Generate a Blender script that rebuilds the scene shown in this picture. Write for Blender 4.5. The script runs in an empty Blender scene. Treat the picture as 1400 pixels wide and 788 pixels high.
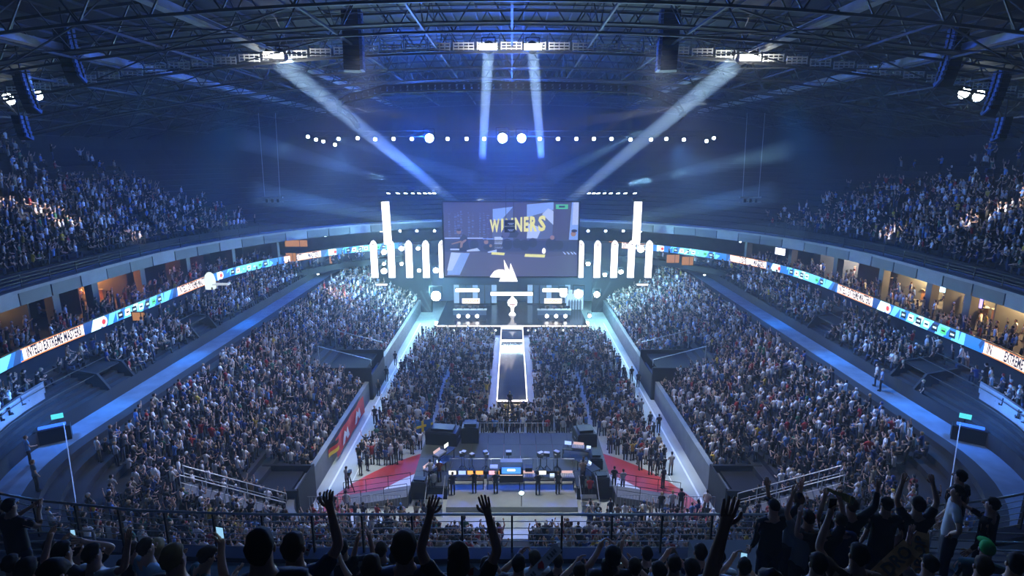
import bpy, bmesh, math, random
import numpy as np
from mathutils import Vector, Matrix
random.seed(7)
RNG = np.random.default_rng(11)
S = bpy.context.scene
COL = S.collection
R = math.radians
PI = math.pi

# ------------------------------------------------------------------ camera
EYE = Vector((0.0, 0.0, 23.7))
FOCAL = 778.0                                   # focal length in pixels of a 1400 px wide frame
PITCH = R(13.0)
cam_d = bpy.data.cameras.new('camera')
cam_d.sensor_width = 36.0
cam_d.lens = FOCAL / 1400.0 * 36.0
cam_d.clip_start = 0.1
cam_d.clip_end = 400
cam = bpy.data.objects.new('camera', cam_d)
COL.objects.link(cam)
cam.location = EYE
cam.rotation_euler = (R(90) - PITCH, 0, 0)
S.camera = cam

# ------------------------------------------------------------------ world, exposure, cycles
S.view_settings.view_transform = 'Standard'
S.view_settings.look = 'None'
S.view_settings.exposure = -0.15
S.view_settings.gamma = 1.0
W = bpy.data.worlds.new('world')
S.world = W
W.use_nodes = True
W.node_tree.nodes['Background'].inputs[0].default_value = (0.01, 0.02, 0.05, 1)
W.node_tree.nodes['Background'].inputs[1].default_value = 0.0
S.cycles.use_denoising = True
S.cycles.max_bounces = 4
S.cycles.diffuse_bounces = 2
S.cycles.glossy_bounces = 2
S.cycles.transmission_bounces = 2
S.cycles.volume_bounces = 0
S.cycles.transparent_max_bounces = 24
S.cycles.sample_clamp_indirect = 4
S.cycles.use_adaptive_sampling = True
S.cycles.adaptive_threshold = 0.02
S.cycles.use_light_tree = True

# ------------------------------------------------------------------ main lights of the arena
def lamp(name, kind, loc, power, color, target=None, size=0.5, cone=40, blend=0.6, sizey=None):
    d = bpy.data.lights.new(name, kind)
    d.energy = power
    d.color = color
    if kind == 'AREA':
        d.shape = 'RECTANGLE'; d.size = size; d.size_y = sizey or size
    else:
        d.shadow_soft_size = size
    if kind == 'SPOT':
        d.spot_size = R(cone); d.spot_blend = blend
    o = bpy.data.objects.new(name, d)
    COL.objects.link(o)
    o.location = loc
    if target is not None:
        o.rotation_euler = (Vector(target) - Vector(loc)).to_track_quat('-Z', 'Y').to_euler()
    return o

# blue wash hung in the roof over the stage (the big blue lamps on the roof truss)
for x in (-11.0, -1.3, 1.4):
    lamp('blue_wash', 'POINT', (x, 73.4, 25.6), 27000, (0.012, 0.11, 1.0), size=0.6)
# blue washes over both stands
for sx in (-1, 1):
    lamp('stand_wash', 'SPOT', (sx * 20, 72, 25.5), 34000, (0.10, 0.34, 1.0), (sx * 24, 46, 4), 0.6, 62, 0.9)
    lamp('stand_wash', 'SPOT', (sx * 9, 40, 31), 27000, (0.72, 0.76, 1.0), (sx * 20, 40, 3), 0.8, 66, 0.9)
    lamp('upper_wash', 'SPOT', (sx * 16, 58, 29), 9000, (0.06, 0.26, 1.0), (sx * 46, 54, 17), 0.8, 70, 0.9)
    lamp('walkway_wash', 'SPOT', (sx * 20, 44, 28), 30000, (0.03, 0.28, 1.0), (sx * 28, 40, 7), 0.6, 50, 0.9)
# neutral light on the floor and the stand below the camera
lamp('house_wash', 'SPOT', (0, 37, 31.5), 17000, (0.95, 0.97, 0.95), (0, 37, 0), 1.0, 62, 0.8)
lamp('house_wash', 'SPOT', (0, 52, 31), 4000, (0.45, 0.68, 1.0), (0, 58, 0), 1.0, 60, 0.9)
# added unseen spots brightening the side aisles and tinting the gangways blue
for sg in (-1, 1):
    for y in (40, 52, 64): lamp('aisle_fill', 'SPOT', (sg * 12.6, y, 31.5), 26000, (0.86, 0.98, 0.96), (sg * 12.9, y, 0), 0.3, 13, 0.8)
    for y in (36, 46, 56): lamp('gangway_fill', 'SPOT', (sg * 22, y, 29), 36000, (0.02, 0.28, 1.0), (sg * 27.4, y, 7), 0.3, 11, 0.8)
# stage light thrown back at the hall
lamp('stage_glow', 'AREA', (0, 80, 8.5), 3800, (0.22, 0.66, 1.0), (0, 40, 5), 34, sizey=5)
for sx in (-1, 1):
    lamp('stage_glow_side', 'POINT', (sx * 11.5, 78, 5.2), 4500, (0.30, 0.80, 1.0), size=0.8)

# added cool fill spots brightening the near rail and heads, white spots resting on parts of the crowd
lamp('near_fill_light', 'SPOT', (0, 17, 32), 2400, (0.16, 0.40, 1.0), (0, 10.5, 14.2), 0.6, 70, 0.9)
lamp('near_fill_light', 'SPOT', (14, 22, 31), 2000, (0.40, 0.60, 1.0), (7, 8, 16), 0.5, 50, 0.9)
for src, dst, pw, cn in (((20, 60, 29), (-43.5, 52, 18.6), 525000, 3.2), ((20, 60, 29), (-46.5, 49, 20.6), 525000, 3.0), ((10, 62, 29), (-35.2, 58, 16.6), 245000, 2.4),
                         ((-20, 60, 29), (43.0, 51, 18.4), 455000, 2.8), ((-20, 60, 29), (46.0, 50, 20.2), 455000, 3.0), ((-10, 62, 29), (36.5, 58, 16.8), 280000, 2.6), ((14, 60, 29), (-24.5, 72.5, 5.6), 280000, 4.5), ((14, 60, 29), (-21.5, 70.0, 4.6), 63000, 3.0), ((-14, 60, 29), (21.0, 74, 5.0), 49000, 3.5)):
    lamp('crowd_spot', 'SPOT', src, pw, (1.0, 0.93, 0.86), dst, 0.1, cn, 0.5)

# ------------------------------------------------------------------ materials
MATS = {}
def mat(name, color=(0.5, 0.5, 0.5), rough=0.7, metal=0.0, emit=None, strength=0.0, noise=0.0, scale=3.0, bump=0.0, attr=None, spec=0.5):
    if name in MATS: return MATS[name]
    m = bpy.data.materials.new(name); m.use_nodes = True
    nt = m.node_tree; b = nt.nodes['Principled BSDF']
    b.inputs['Roughness'].default_value = rough
    b.inputs['Metallic'].default_value = metal
    b.inputs['Specular IOR Level'].default_value = spec
    c4 = (*color, 1)
    b.inputs['Base Color'].default_value = c4
    if attr:
        a = nt.nodes.new('ShaderNodeAttribute'); a.attribute_name = attr
        nt.links.new(a.outputs['Color'], b.inputs['Base Color'])
    if noise or bump:
        tc = nt.nodes.new('ShaderNodeTexCoord'); n = nt.nodes.new('ShaderNodeTexNoise')
        n.inputs['Scale'].default_value = scale; n.inputs['Detail'].default_value = 5
        nt.links.new(tc.outputs['Object'], n.inputs['Vector'])
        if noise:
            r = nt.nodes.new('ShaderNodeValToRGB')
            r.color_ramp.elements[0].position = 0.3; r.color_ramp.elements[1].position = 0.7
            r.color_ramp.elements[0].color = (*[c * (1 - noise) for c in color], 1)
            r.color_ramp.elements[1].color = (*[min(1, c * (1 + noise)) for c in color], 1)
            nt.links.new(n.outputs['Fac'], r.inputs['Fac']); nt.links.new(r.outputs['Color'], b.inputs['Base Color'])
        if bump:
            bp = nt.nodes.new('ShaderNodeBump'); bp.inputs['Strength'].default_value = bump; bp.inputs['Distance'].default_value = 0.02
            nt.links.new(n.outputs['Fac'], bp.inputs['Height']); nt.links.new(bp.outputs['Normal'], b.inputs['Normal'])
    if emit is not None:
        b.inputs['Emission Color'].default_value = (*emit, 1); b.inputs['Emission Strength'].default_value = strength
    MATS[name] = m
    return m

def glow(name, color, strength):
    return mat(name, (0.02, 0.02, 0.02), 0.6, emit=color, strength=strength)

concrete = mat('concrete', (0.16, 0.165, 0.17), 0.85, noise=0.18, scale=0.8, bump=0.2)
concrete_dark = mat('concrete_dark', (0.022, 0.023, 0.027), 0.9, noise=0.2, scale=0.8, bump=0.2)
floor_mat = mat('arena_floor', (0.30, 0.33, 0.32), 0.55, noise=0.14, scale=0.45, bump=0.1)
black_metal = mat('black_metal', (0.012, 0.012, 0.014), 0.5, 0.6)
steel = mat('steel', (0.30, 0.32, 0.34), 0.4, 0.8, noise=0.1, scale=4)
roof_steel = mat('roof_steel', (0.055, 0.06, 0.065), 0.55, 0.4, noise=0.25, scale=1.5)
roof_deck = mat('roof_deck', (0.018, 0.02, 0.022), 0.7, 0.2, noise=0.2, scale=0.6)
black_cloth = mat('black_cloth', (0.008, 0.008, 0.010), 0.95, noise=0.3, scale=2)
red_paint = mat('red_floor_paint', (0.36, 0.03, 0.03), 0.55, noise=0.18, scale=0.7)
white_paint = mat('white_floor_paint', (0.62, 0.66, 0.66), 0.5, noise=0.10, scale=0.6)
grey_panel = mat('grey_panel', (0.06, 0.068, 0.08), 0.6, noise=0.12, scale=1.2)
light_panel = mat('light_grey_panel', (0.16, 0.175, 0.19), 0.6, noise=0.12, scale=1.2)
seat_blue = mat('seat_plastic_blue', (0.03, 0.10, 0.30), 0.45)
crowd_mat = mat('crowd_cloth', (0.3, 0.3, 0.3), 0.85, attr='Col', spec=0.25)
yellow_wall = mat('cream_wall', (0.70, 0.52, 0.26), 0.8, noise=0.1, scale=1)
red_wall = mat('red_wall', (0.45, 0.03, 0.03), 0.8, noise=0.2, scale=1)
wood = mat('wood_brown', (0.22, 0.10, 0.05), 0.6, noise=0.3, scale=3)
white_plastic = mat('white_plastic', (0.7, 0.7, 0.7), 0.4)
black_gloss = mat('black_gloss', (0.01, 0.01, 0.012), 0.12, noise=0.2, scale=2)

# ------------------------------------------------------------------ mesh helpers
class MB:
    """collects shapes, then links them as one mesh object"""
    def __init__(self): self.v = []; self.f = []; self.m = []; self.cur = 0
    def mat(self, i): self.cur = i; return self
    def add(self, vs, fs):
        o = len(self.v); self.v += [tuple(p) for p in vs]
        for f in fs: self.f.append(tuple(i + o for i in f)); self.m.append(self.cur)
        return self
    def quad(self, a, b, c, d): return self.add([a, b, c, d], [(0, 1, 2, 3)])
    def poly(self, pts): return self.add(pts, [tuple(range(len(pts)))])
    def box(self, cx, cy, cz, sx, sy, sz, rz=0.0, rx=0.0):
        hx, hy, hz = sx / 2, sy / 2, sz / 2
        M = Matrix.Translation((cx, cy, cz)) @ Matrix.Rotation(rz, 4, 'Z') @ Matrix.Rotation(rx, 4, 'X')
        vs = [M @ Vector((x, y, z)) for x in (-hx, hx) for y in (-hy, hy) for z in (-hz, hz)]
        return self.add(vs, [(0, 1, 3, 2), (4, 6, 7, 5), (0, 4, 5, 1), (2, 3, 7, 6), (0, 2, 6, 4), (1, 5, 7, 3)])
    def bar(self, a, b, w=0.1, h=None, n=4):
        """bar with n sides from a to b"""
        a = Vector(a); b = Vector(b); d = b - a
        if d.length < 1e-6: return self
        h = h or w
        z = d.normalized(); up = Vector((0, 0, 1)) if abs(z.z) < 0.95 else Vector((0, 1, 0))
        x = z.cross(up).normalized(); y = x.cross(z)
        vs = []
        for p in (a, b):
            for i in range(n):
                t = 2 * PI * (i + 0.5) / n
                k = math.sqrt(2) / 2 if n == 4 else 0.5
                vs.append(p + x * math.cos(t) * w * k + y * math.sin(t) * h * k)
        fs = [(i, (i + 1) % n, n + (i + 1) % n, n + i) for i in range(n)] + [tuple(range(n - 1, -1, -1)), tuple(range(n, 2 * n))]
        return self.add(vs, fs)
    def path(self, pts, w=0.1, n=6):
        for a, b in zip(pts[:-1], pts[1:]): self.bar(a, b, w, n=n)
        return self
    def lathe(self, prof, c=(0, 0, 0), n=12, axis='Z', M=None):
        """prof: list of (radius, height)"""
        vs = []
        for r, h in prof:
            for i in range(n):
                t = 2 * PI * i / n
                p = (r * math.cos(t), r * math.sin(t), h)
                if axis == 'Y': p = (p[0], h, p[1])
                if axis == 'X': p = (h, p[0], p[1])
                q = Vector(p)
                if M is not None: q = M @ q
                vs.append(q + Vector(c))
        fs = []
        for k in range(len(prof) - 1):
            for i in range(n):
                fs.append((k * n + i, k * n + (i + 1) % n, (k + 1) * n + (i + 1) % n, (k + 1) * n + i))
        fs.append(tuple(range(n - 1, -1, -1))); fs.append(tuple(range((len(prof) - 1) * n, len(prof) * n)))
        return self.add(vs, fs)
    def prism(self, pts, thick, origin, ux, uz):
        """a flat outline pts (u,v) extruded backwards by thick"""
        o = Vector(origin); ux = Vector(ux); uz = Vector(uz); nn = ux.cross(uz).normalized()
        n = len(pts)
        f = [o + ux * u + uz * v for u, v in pts]; b = [p - nn * thick for p in f]
        return self.add(f + b, [tuple(range(n)), tuple(range(2 * n - 1, n - 1, -1))] + [(i, n + i, n + (i + 1) % n, (i + 1) % n) for i in range(n)])
    def mesh(self, name, mats, smooth=False):
        me = bpy.data.meshes.new(name)
        me.from_pydata(self.v, [], self.f)
        if not isinstance(mats, (list, tuple)): mats = [mats]
        for m in mats: me.materials.append(m)
        if len(mats) > 1: me.polygons.foreach_set('material_index', self.m)
        if smooth: me.polygons.foreach_set('use_smooth', [True] * len(self.f))
        me.update()
        return me
    def build(self, name, mats, parent=None, smooth=False):
        o = bpy.data.objects.new(name, self.mesh(name, mats, smooth))
        COL.objects.link(o)
        if parent is not None: o.parent = parent
        return o

def tag(o, label=None, cat=None, group=None, kind=None):
    if label: o['label'] = label
    if cat: o['category'] = cat
    if group: o['group'] = group
    if kind: o['kind'] = kind
    return o
def struct(name, mb, mats, parent=None):
    o = mb.build(name, mats, parent)
    if parent is None: o['kind'] = 'structure'
    return o
def empty(name, loc=(0, 0, 0), rz=0.0, label=None, cat=None, group=None):
    o = bpy.data.objects.new(name, None); COL.objects.link(o)
    o.location = loc; o.rotation_euler = (0, 0, rz); o.empty_display_size = 0.3
    return tag(o, label, cat, group)
def inst(name, me, parent=None, loc=None, rot=None):
    o = bpy.data.objects.new(name, me); COL.objects.link(o)
    if parent is not None: o.parent = parent
    if loc is not None: o.location = loc
    if rot is not None: o.rotation_euler = rot
    return o
def copy_tree(o, parent=None):
    c = o.copy(); COL.objects.link(c)
    if parent is not None: c.parent = parent
    for ch in list(o.children):
        copy_tree(ch, c)
    return c
def ray(px, py):
    """direction from the viewpoint through a pixel of the 1400x788 photograph (y component is the ground distance)"""
    u = (px - 700) / FOCAL; v = (394 - py) / FOCAL
    return Vector((u, math.cos(PITCH) + v * math.sin(PITCH), v * math.cos(PITCH) - math.sin(PITCH)))
def at_y(px, py, Y):
    d = ray(px, py); return EYE + d * (Y / d.y)
def at_z(px, py, Z):
    d = ray(px, py); return EYE + d * ((Z - EYE.z) / d.z)
def to_px(p):
    q = Vector(p) - EYE
    fw = q.y * math.cos(PITCH) - q.z * math.sin(PITCH); up = q.y * math.sin(PITCH) + q.z * math.cos(PITCH)
    if fw < 0.1: return None
    return 700 + FOCAL * q.x / fw, 394 - FOCAL * up / fw, fw

# text as flat mesh outlines
def text_mesh(body, size=1.0, align='CENTER', bold=0.0, extrude=0.0):
    cu = bpy.data.curves.new('lettering', 'FONT')
    cu.body = body; cu.size = size; cu.align_x = align; cu.align_y = 'CENTER'; cu.offset = bold; cu.extrude = extrude
    cu.resolution_u = 2
    o = bpy.data.objects.new('lettering', cu); COL.objects.link(o)
    dg = bpy.context.evaluated_depsgraph_get(); dg.update()
    me = bpy.data.meshes.new_from_object(o.evaluated_get(dg))
    bpy.data.objects.remove(o)
    vs = [v.co.copy() for v in me.vertices]; fs = [tuple(p.vertices) for p in me.polygons]
    bpy.data.meshes.remove(me)
    return vs, fs
# ------------------------------------------------------------------ plan curves of the bowl
NSEG = (6, 16, 18, 18, 5)
def contour(hw, y0, y1, Rn, Rf):
    """left half of a rounded plan curve, from (0,y0) near the viewer round to (0,y1)"""
    p = []
    for i in range(NSEG[0]): p.append((-(hw - Rn) * i / NSEG[0], y0))
    for i in range(NSEG[1]):
        t = PI / 2 * i / NSEG[1]; p.append((-(hw - Rn) - Rn * math.sin(t), y0 + Rn - Rn * math.cos(t)))
    for i in range(NSEG[2]): p.append((-hw, y0 + Rn + (y1 - Rf - y0 - Rn) * i / NSEG[2]))
    for i in range(NSEG[3]):
        t = PI / 2 * i / NSEG[3]; p.append((-(hw - Rf) - Rf * math.cos(t), y1 - Rf + Rf * math.sin(t)))
    for i in range(NSEG[4] + 1): p.append((-(hw - Rf) * (1 - i / NSEG[4]), y1))
    return np.array(p)
C_FLOOR = contour(14.2, 30.5, 96, 3.0, 5.0)
C_ROW0 = contour(14.6, 30.0, 97, 3.3, 5.5)
C_GANG = contour(26.4, 19.5, 97, 12.0, 16.0)
C_GANG2 = contour(28.2, 18.2, 97, 14.15, 18.0)
C_RIB = contour(33.4, 15.0, 89, 24.0, 30.0)
C_RIB_LOW = contour(32.0, 16.2, 88.5, 22.8, 29.0)
C_SUITE = contour(38.6, 11.6, 94, 28.0, 35.0)
C_BACK = contour(43.0, 8.0, 97, 31.0, 42.0)
C_BALC = contour(36.0, 12.2, 88, 30.0, 36.0)
C_BALC2 = contour(37.2, 10.2, 89.5, 31.0, 37.0)
C_TOP = contour(53.0, -4.0, 108, 40.0, 46.0)
C_WALL = contour(58.0, -9.0, 112, 43.0, 48.0)
def mix(a, b, t): return a * (1 - t) + b * t
def mirror(c): return c * np.array([-1, 1])

def loft(mb, ca, za, cb, zb, i0=0, i1=None, flip=False):
    i1 = i1 if i1 is not None else len(ca) - 1
    za = za if hasattr(za, '__len__') else [za] * len(ca); zb = zb if hasattr(zb, '__len__') else [zb] * len(cb)
    vs = []
    for i in range(i0, i1 + 1):
        vs.append((ca[i][0], ca[i][1], za[i])); vs.append((cb[i][0], cb[i][1], zb[i]))
    n = i1 - i0
    fs = [(2 * i, 2 * i + 1, 2 * i + 3, 2 * i + 2) for i in range(n)]
    mb.add(vs, fs)

def tier(mb, ca, za, cb, zb, n, side, i0=0, i1=None):
    """n steps from contour a to contour b; returns the tread curve and height of each row"""
    rows = []
    for k in range(n):
        a = mix(ca, cb, k / n); b = mix(ca, cb, (k + 1) / n)
        z = za + (zb - za) * k / max(1, n - 1)
        zn = za + (zb - za) * (k + 1) / max(1, n - 1)
        A, B = (a, b) if side < 0 else (mirror(a), mirror(b))
        loft(mb, A, z, B, z, i0, i1)
        if k < n - 1: loft(mb, B, z, B, zn, i0, i1)
        rows.append((mix(A, B, 0.5), z))
    return rows

SIDES = ((-1, 'left'), (1, 'right'))
N_LOW, N_MID, N_UP = 15, 8, 17
Z_LOW0, Z_GANG, Z_RIB0 = 1.25, 6.9, 9.0
Z_BALC = 14.2
ROWS = {}
iD = NSEG[0] + NSEG[1] + NSEG[2]        # index where the far arc begins
for sg, sn in SIDES:
    f = (lambda c: c) if sg < 0 else mirror
    mb = MB()
    ROWS['low', sg] = tier(mb, C_ROW0, Z_LOW0, C_GANG, Z_GANG, N_LOW, sg)
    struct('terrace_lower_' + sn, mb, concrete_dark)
    mb = MB(); loft(mb, f(C_GANG), Z_GANG, f(C_GANG2), Z_GANG)
    struct('walkway_' + sn, mb, mat('blue_grey_walkway', (0.13, 0.19, 0.26), 0.7, noise=0.2, scale=1.0))
    mb = MB(); loft(mb, f(C_GANG2), Z_GANG, f(C_GANG2), Z_GANG + 0.9)
    ROWS['mid', sg] = tier(mb, C_GANG2, Z_GANG + 0.5, C_RIB_LOW, Z_RIB0, N_MID, sg)
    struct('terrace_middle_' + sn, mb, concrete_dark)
    # rink barrier: face, cap
    mb = MB(); loft(mb, f(C_FLOOR), 0.0, f(C_FLOOR), 1.95, NSEG[0], None); loft(mb, f(C_ROW0), 1.2, f(C_ROW0), 1.95, NSEG[0]); loft(mb, f(C_FLOOR), 1.95, f(C_ROW0), 1.95, NSEG[0])
    struct('wall_rink_' + sn, mb, mat('rink_wall_grey', (0.13, 0.14, 0.15), 0.6, noise=0.2, scale=1))
    # suite level floor, back wall, soffit
    mb = MB(); loft(mb, f(C_RIB), 8.0, f(C_RIB), 11.0); loft(mb, f(C_RIB_LOW), Z_RIB0, f(C_RIB), Z_RIB0); loft(mb, f(C_RIB), 10.0, f(C_SUITE), 10.0); loft(mb, f(C_SUITE), 10.0, f(C_BACK), 10.0)
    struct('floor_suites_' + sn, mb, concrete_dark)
    mb = MB(); loft(mb, f(C_BACK), 10.0, f(C_BACK), 13.9)
    struct('wall_suites_' + sn, mb, mat('suite_wall', (0.06, 0.045, 0.045), 0.8, noise=0.3, scale=0.7))
    mb = MB(); loft(mb, f(C_BALC), 13.3, f(C_BACK), 13.3)
    struct('ceiling_suites_' + sn, mb, concrete)
    # balcony slab edge
    mb = MB(); i0 = NSEG[0] + 10
    loft(mb, f(C_BALC), 13.3, f(C_BALC), Z_BALC + 0.12); loft(mb, f(mix(C_BALC, C_BALC2, 0.2)), Z_BALC, f(mix(C_BALC, C_BALC2, 0.2)), Z_BALC + 0.12)
    loft(mb, f(C_BALC), Z_BALC + 0.12, f(mix(C_BALC, C_BALC2, 0.2)), Z_BALC + 0.12)
    struct('wall_balcony_' + sn, mb, mat('balcony_edge', (0.03, 0.035, 0.045), 0.7, noise=0.2, scale=1))
    mb = MB(); loft(mb, f(C_BALC), Z_BALC, f(C_BALC2), Z_BALC)
    loft(mb, f(C_BALC2), Z_BALC, f(C_BALC2), Z_BALC + 0.15)
    struct('floor_balcony_' + sn, mb, mat('balcony_floor', (0.10, 0.14, 0.20), 0.75, noise=0.2, scale=2))
    # upper tier: the near end is steeper and starts at the same walkway
    mb = MB()
    ROWS['up', sg] = tier(mb, C_BALC2, Z_BALC + 0.15, C_TOP, 24.6, N_UP, sg)
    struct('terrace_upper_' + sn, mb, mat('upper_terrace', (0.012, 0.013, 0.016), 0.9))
    mb = MB(); loft(mb, f(C_TOP), 24.6, f(C_TOP), 26.0); loft(mb, f(C_TOP), 25.2, f(C_WALL), 25.2); loft(mb, f(C_WALL), 25.2, f(C_WALL), 37.0)
    struct('wall_upper_' + sn, mb, mat('hall_wall', (0.02, 0.022, 0.025), 0.9, noise=0.2, scale=0.3))
    # the concourse wall closing the space under the gangway rim (grey curved parapet in the near corner)
    i0, i1 = NSEG[0] + 2, NSEG[0] + 15
    P1 = mix(C_GANG2, C_RIB_LOW, 0.62); P2 = mix(C_GANG2, C_RIB_LOW, 0.70)
    mb = MB(); loft(mb, f(P1), Z_GANG, f(P1), 9.35, i0, i1); loft(mb, f(P1), 9.35, f(P2), 9.35, i0, i1); loft(mb, f(P2), 9.35, f(P2), Z_GANG, i0, i1)
    struct('wall_parapet_' + sn, mb, mat('parapet_concrete', (0.30, 0.34, 0.38), 0.8, noise=0.15, scale=0.7))

# fascia panels hung along the side balcony: alternating light and dark boards
def seg_panels(c, s0, s1, z0, z1, out, width, gap):
    """yields quads along contour c between arc lengths s0..s1"""
    d = np.r_[0, np.cumsum(np.hypot(*np.diff(c, axis=0).T))]
    s = s0
    while s + width < s1:
        a = [np.interp(q, d, c[:, 0]) for q in (s, s + width)]; b = [np.interp(q, d, c[:, 1]) for q in (s, s + width)]
        yield Vector((a[0], b[0], 0)), Vector((a[1], b[1], 0))
        s += width + gap
def arc_pos(c, x=None, y=None):
    d = np.r_[0, np.cumsum(np.hypot(*np.diff(c, axis=0).T))]
    i = np.argmin(np.abs(c[:, 1] - y)); return d[i]
def arc_at(c, s):
    d = np.r_[0, np.cumsum(np.hypot(*np.diff(c, axis=0).T))]
    return Vector((np.interp(s, d, c[:, 0]), np.interp(s, d, c[:, 1]), 0))
def arc_len(c): return float(np.sum(np.hypot(*np.diff(c, axis=0).T)))

for sg, sn in SIDES:
    c = C_BALC if sg < 0 else mirror(C_BALC)
    wall = bpy.data.objects['wall_balcony_' + sn]
    k = 0
    for a, b in seg_panels(c, arc_pos(c, y=26), arc_pos(c, y=84.5) , 0, 0, 0, 3.0, 0.12):
        n = (b - a).cross(Vector((0, 0, 1))).normalized() * (1 if sg < 0 else -1)
        if n.x * (-sg) < 0: n = -n
        q = MB(); o = n * 0.12
        A, B = a + o, b + o
        q.add([(*A.xy, 13.1), (*B.xy, 13.1), (*B.xy, 14.15), (*A.xy, 14.15), (*a.xy, 13.1), (*b.xy, 13.1), (*b.xy, 14.15), (*a.xy, 14.15)],
              [(0, 1, 2, 3), (3, 2, 6, 7), (0, 4, 5, 1), (0, 3, 7, 4), (1, 5, 6, 2)])
        q.build('fascia_panel', light_panel if k % 3 == 1 else grey_panel, wall)
        k += 1
    # slab lip above the panels
    mb = MB(); cc = mix(c, c * 0 + np.array([0, 55]), 0.012)
    i0 = NSEG[0] + 8
    loft(mb, cc, 14.12, cc, 14.36, i0); loft(mb, cc, 14.36, c, 14.36, i0); loft(mb, cc, 14.12, c, 14.12, i0)
    mb.build('coping', light_panel, wall)

# ------------------------------------------------------------------ arena floor and markings
mb = MB(); mb.poly([(x, y, 0) for x, y in list(C_FLOOR) + list(mirror(C_FLOOR))[::-1]])
floor = struct('floor', mb, floor_mat)
def annulus(r0, r1, cx, cy, z, a0, a1, n=40):
    q = MB(); vs = []
    for i in range(n + 1):
        t = a0 + (a1 - a0) * i / n
        vs += [(cx + r0 * math.cos(t), cy + r0 * math.sin(t), z), (cx + r1 * math.cos(t), cy + r1 * math.sin(t), z)]
    q.add(vs, [(2 * i, 2 * i + 1, 2 * i + 3, 2 * i + 2) for i in range(n)]); return q
annulus(11.6, 14.05, 0, 30.4, 0.012, R(8), R(172)).build('red_band', red_paint, floor)
annulus(0.2, 11.6, 0, 30.4, 0.008, R(2), R(178)).build('white_field', white_paint, floor)
for sg in (-1, 1):
    mb = MB(); mb.quad((sg * 13.3, 34, 0.012), (sg * 13.45, 34, 0.012), (sg * 13.45, 80, 0.012), (sg * 13.3, 80, 0.012)); mb.build('floor_line', white_paint, floor)
    mb = MB(); mb.quad((sg * 11.9, 38, 0.012), (sg * 11.96, 38, 0.012), (sg * 12.05, 80, 0.012), (sg * 11.99, 80, 0.012)); mb.build('floor_line', white_paint, floor)

# ------------------------------------------------------------------ roof
def zb(x): return 32.1 - 0.0021 * x * x           # lower chord
def zr(x): return 35.6 - 0.0021 * x * x           # deck
xs = np.linspace(-60, 60, 49)
mb = MB()
vs = []
for y in (-14, 114):
    for x in xs: vs.append((x, y, zr(x)))
n = len(xs); mb.add(vs, [(i, i + 1, n + i + 1, n + i) for i in range(n - 1)])
struct('ceiling', mb, roof_deck)
roof = empty('roof_frame', (0, 60, 32), label='dark steel roof structure of arched trusses above the whole hall', cat='roof structure')
def rp(p): return (p[0], p[1] - 60, p[2] - 32)
TY = [34, 42, 50, 58, 66, 74, 82, 90, 98]
XN = np.arange(-56, 57, 4.0)
for ty in TY:
    mb = MB()
    for a, b in zip(XN[:-1], XN[1:]):
        mb.bar(rp((a, ty, zb(a))), rp((b, ty, zb(b))), 0.16)
        mb.bar(rp((a, ty, zr(a) - .35)), rp((b, ty, zr(b) - .35)), 0.2)
        m_ = (a + b) / 2
        mb.bar(rp((a, ty, zb(a))), rp((m_, ty, zr(m_) - .35)), 0.09)
        mb.bar(rp((m_, ty, zr(m_) - .35)), rp((b, ty, zb(b))), 0.09)
    mb.build('truss', roof_steel, roof)
for x in np.arange(-54, 55, 6.0):
    mb = MB()
    for ty, tn in zip(TY[:-1], TY[1:]):
        mb.bar(rp((x, ty, zb(x) + .1)), rp((x, tn, zb(x) + .1)), 0.14)
        mb.bar(rp((x, ty, zb(x) + .1)), rp((x, (ty + tn) / 2, zr(x) - .3)), 0.07); mb.bar(rp((x, (ty + tn) / 2, zr(x) - .3)), rp((x, tn, zb(x) + .1)), 0.07)
    mb.build('longitudinal_truss', roof_steel, roof)
mb = MB()
for x in np.arange(-57, 58, 2.0): mb.bar(rp((x, 30, zr(x) - .18)), rp((x, 100, zr(x) - .18)), 0.10, 0.16)
tag(mb.build('purlins', roof_steel, roof), kind='stuff')
for sg in (-1, 1):                                 # diagonal wind bracing
    for k, ty in enumerate(TY[:-1]):
        mb = MB()
        for x in np.arange(12, 54, 12.0):
            mb.bar(rp((sg * x, ty, zb(x))), rp((sg * (x + 12), TY[k + 1], zb(x + 12))), 0.08)
            mb.bar(rp((sg * (x + 12), ty, zb(x + 12))), rp((sg * x, TY[k + 1], zb(x))), 0.08)
        mb.build('wind_brace', roof_steel, roof)
# catwalk following the arch at the third truss, light through its grating painted as pale panels
cat = empty('catwalk', (0, 49, 31), label='long arched catwalk below the roof, light through its grating painted as pale panels', cat='catwalk')
def cp(p): return (p[0], p[1] - 49, p[2] - 31)
CX = np.arange(-58, 58.1, 1.9)
for yy in (48.4, 49.8):
    rail = MB()
    for a, b in zip(CX[:-1], CX[1:]):
        rail.bar(cp((a, yy, zb(a) - .1)), cp((b, yy, zb(b) - .1)), 0.10)
        rail.bar(cp((a, yy, zb(a) + 1.0)), cp((b, yy, zb(b) + 1.0)), 0.05)
        rail.bar(cp((a, yy, zb(a))), cp((a, yy, zb(a) + 1.0)), 0.05)
    rail.build('guard_rail', roof_steel, cat)
grat_mat = mat('grating_light_pale', (0.75, 0.76, 0.72), 0.5)
for a in CX[:-1]:
    b = a + 1.9; mb = MB()
    for r_ in range(3):
        mb.box(*cp((a + .95, 48.33, zb(a + .9) - 0.02 + 0.22 * r_)), 1.6, 0.04, 0.09)
    for q in range(5):
        mb.box(*cp((a + .15 + q * .4, 48.35, zb(a + .9) + 0.2)), 0.08, 0.03, 0.6)
    mb.build('grating_light_panel', grat_mat, cat)
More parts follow.
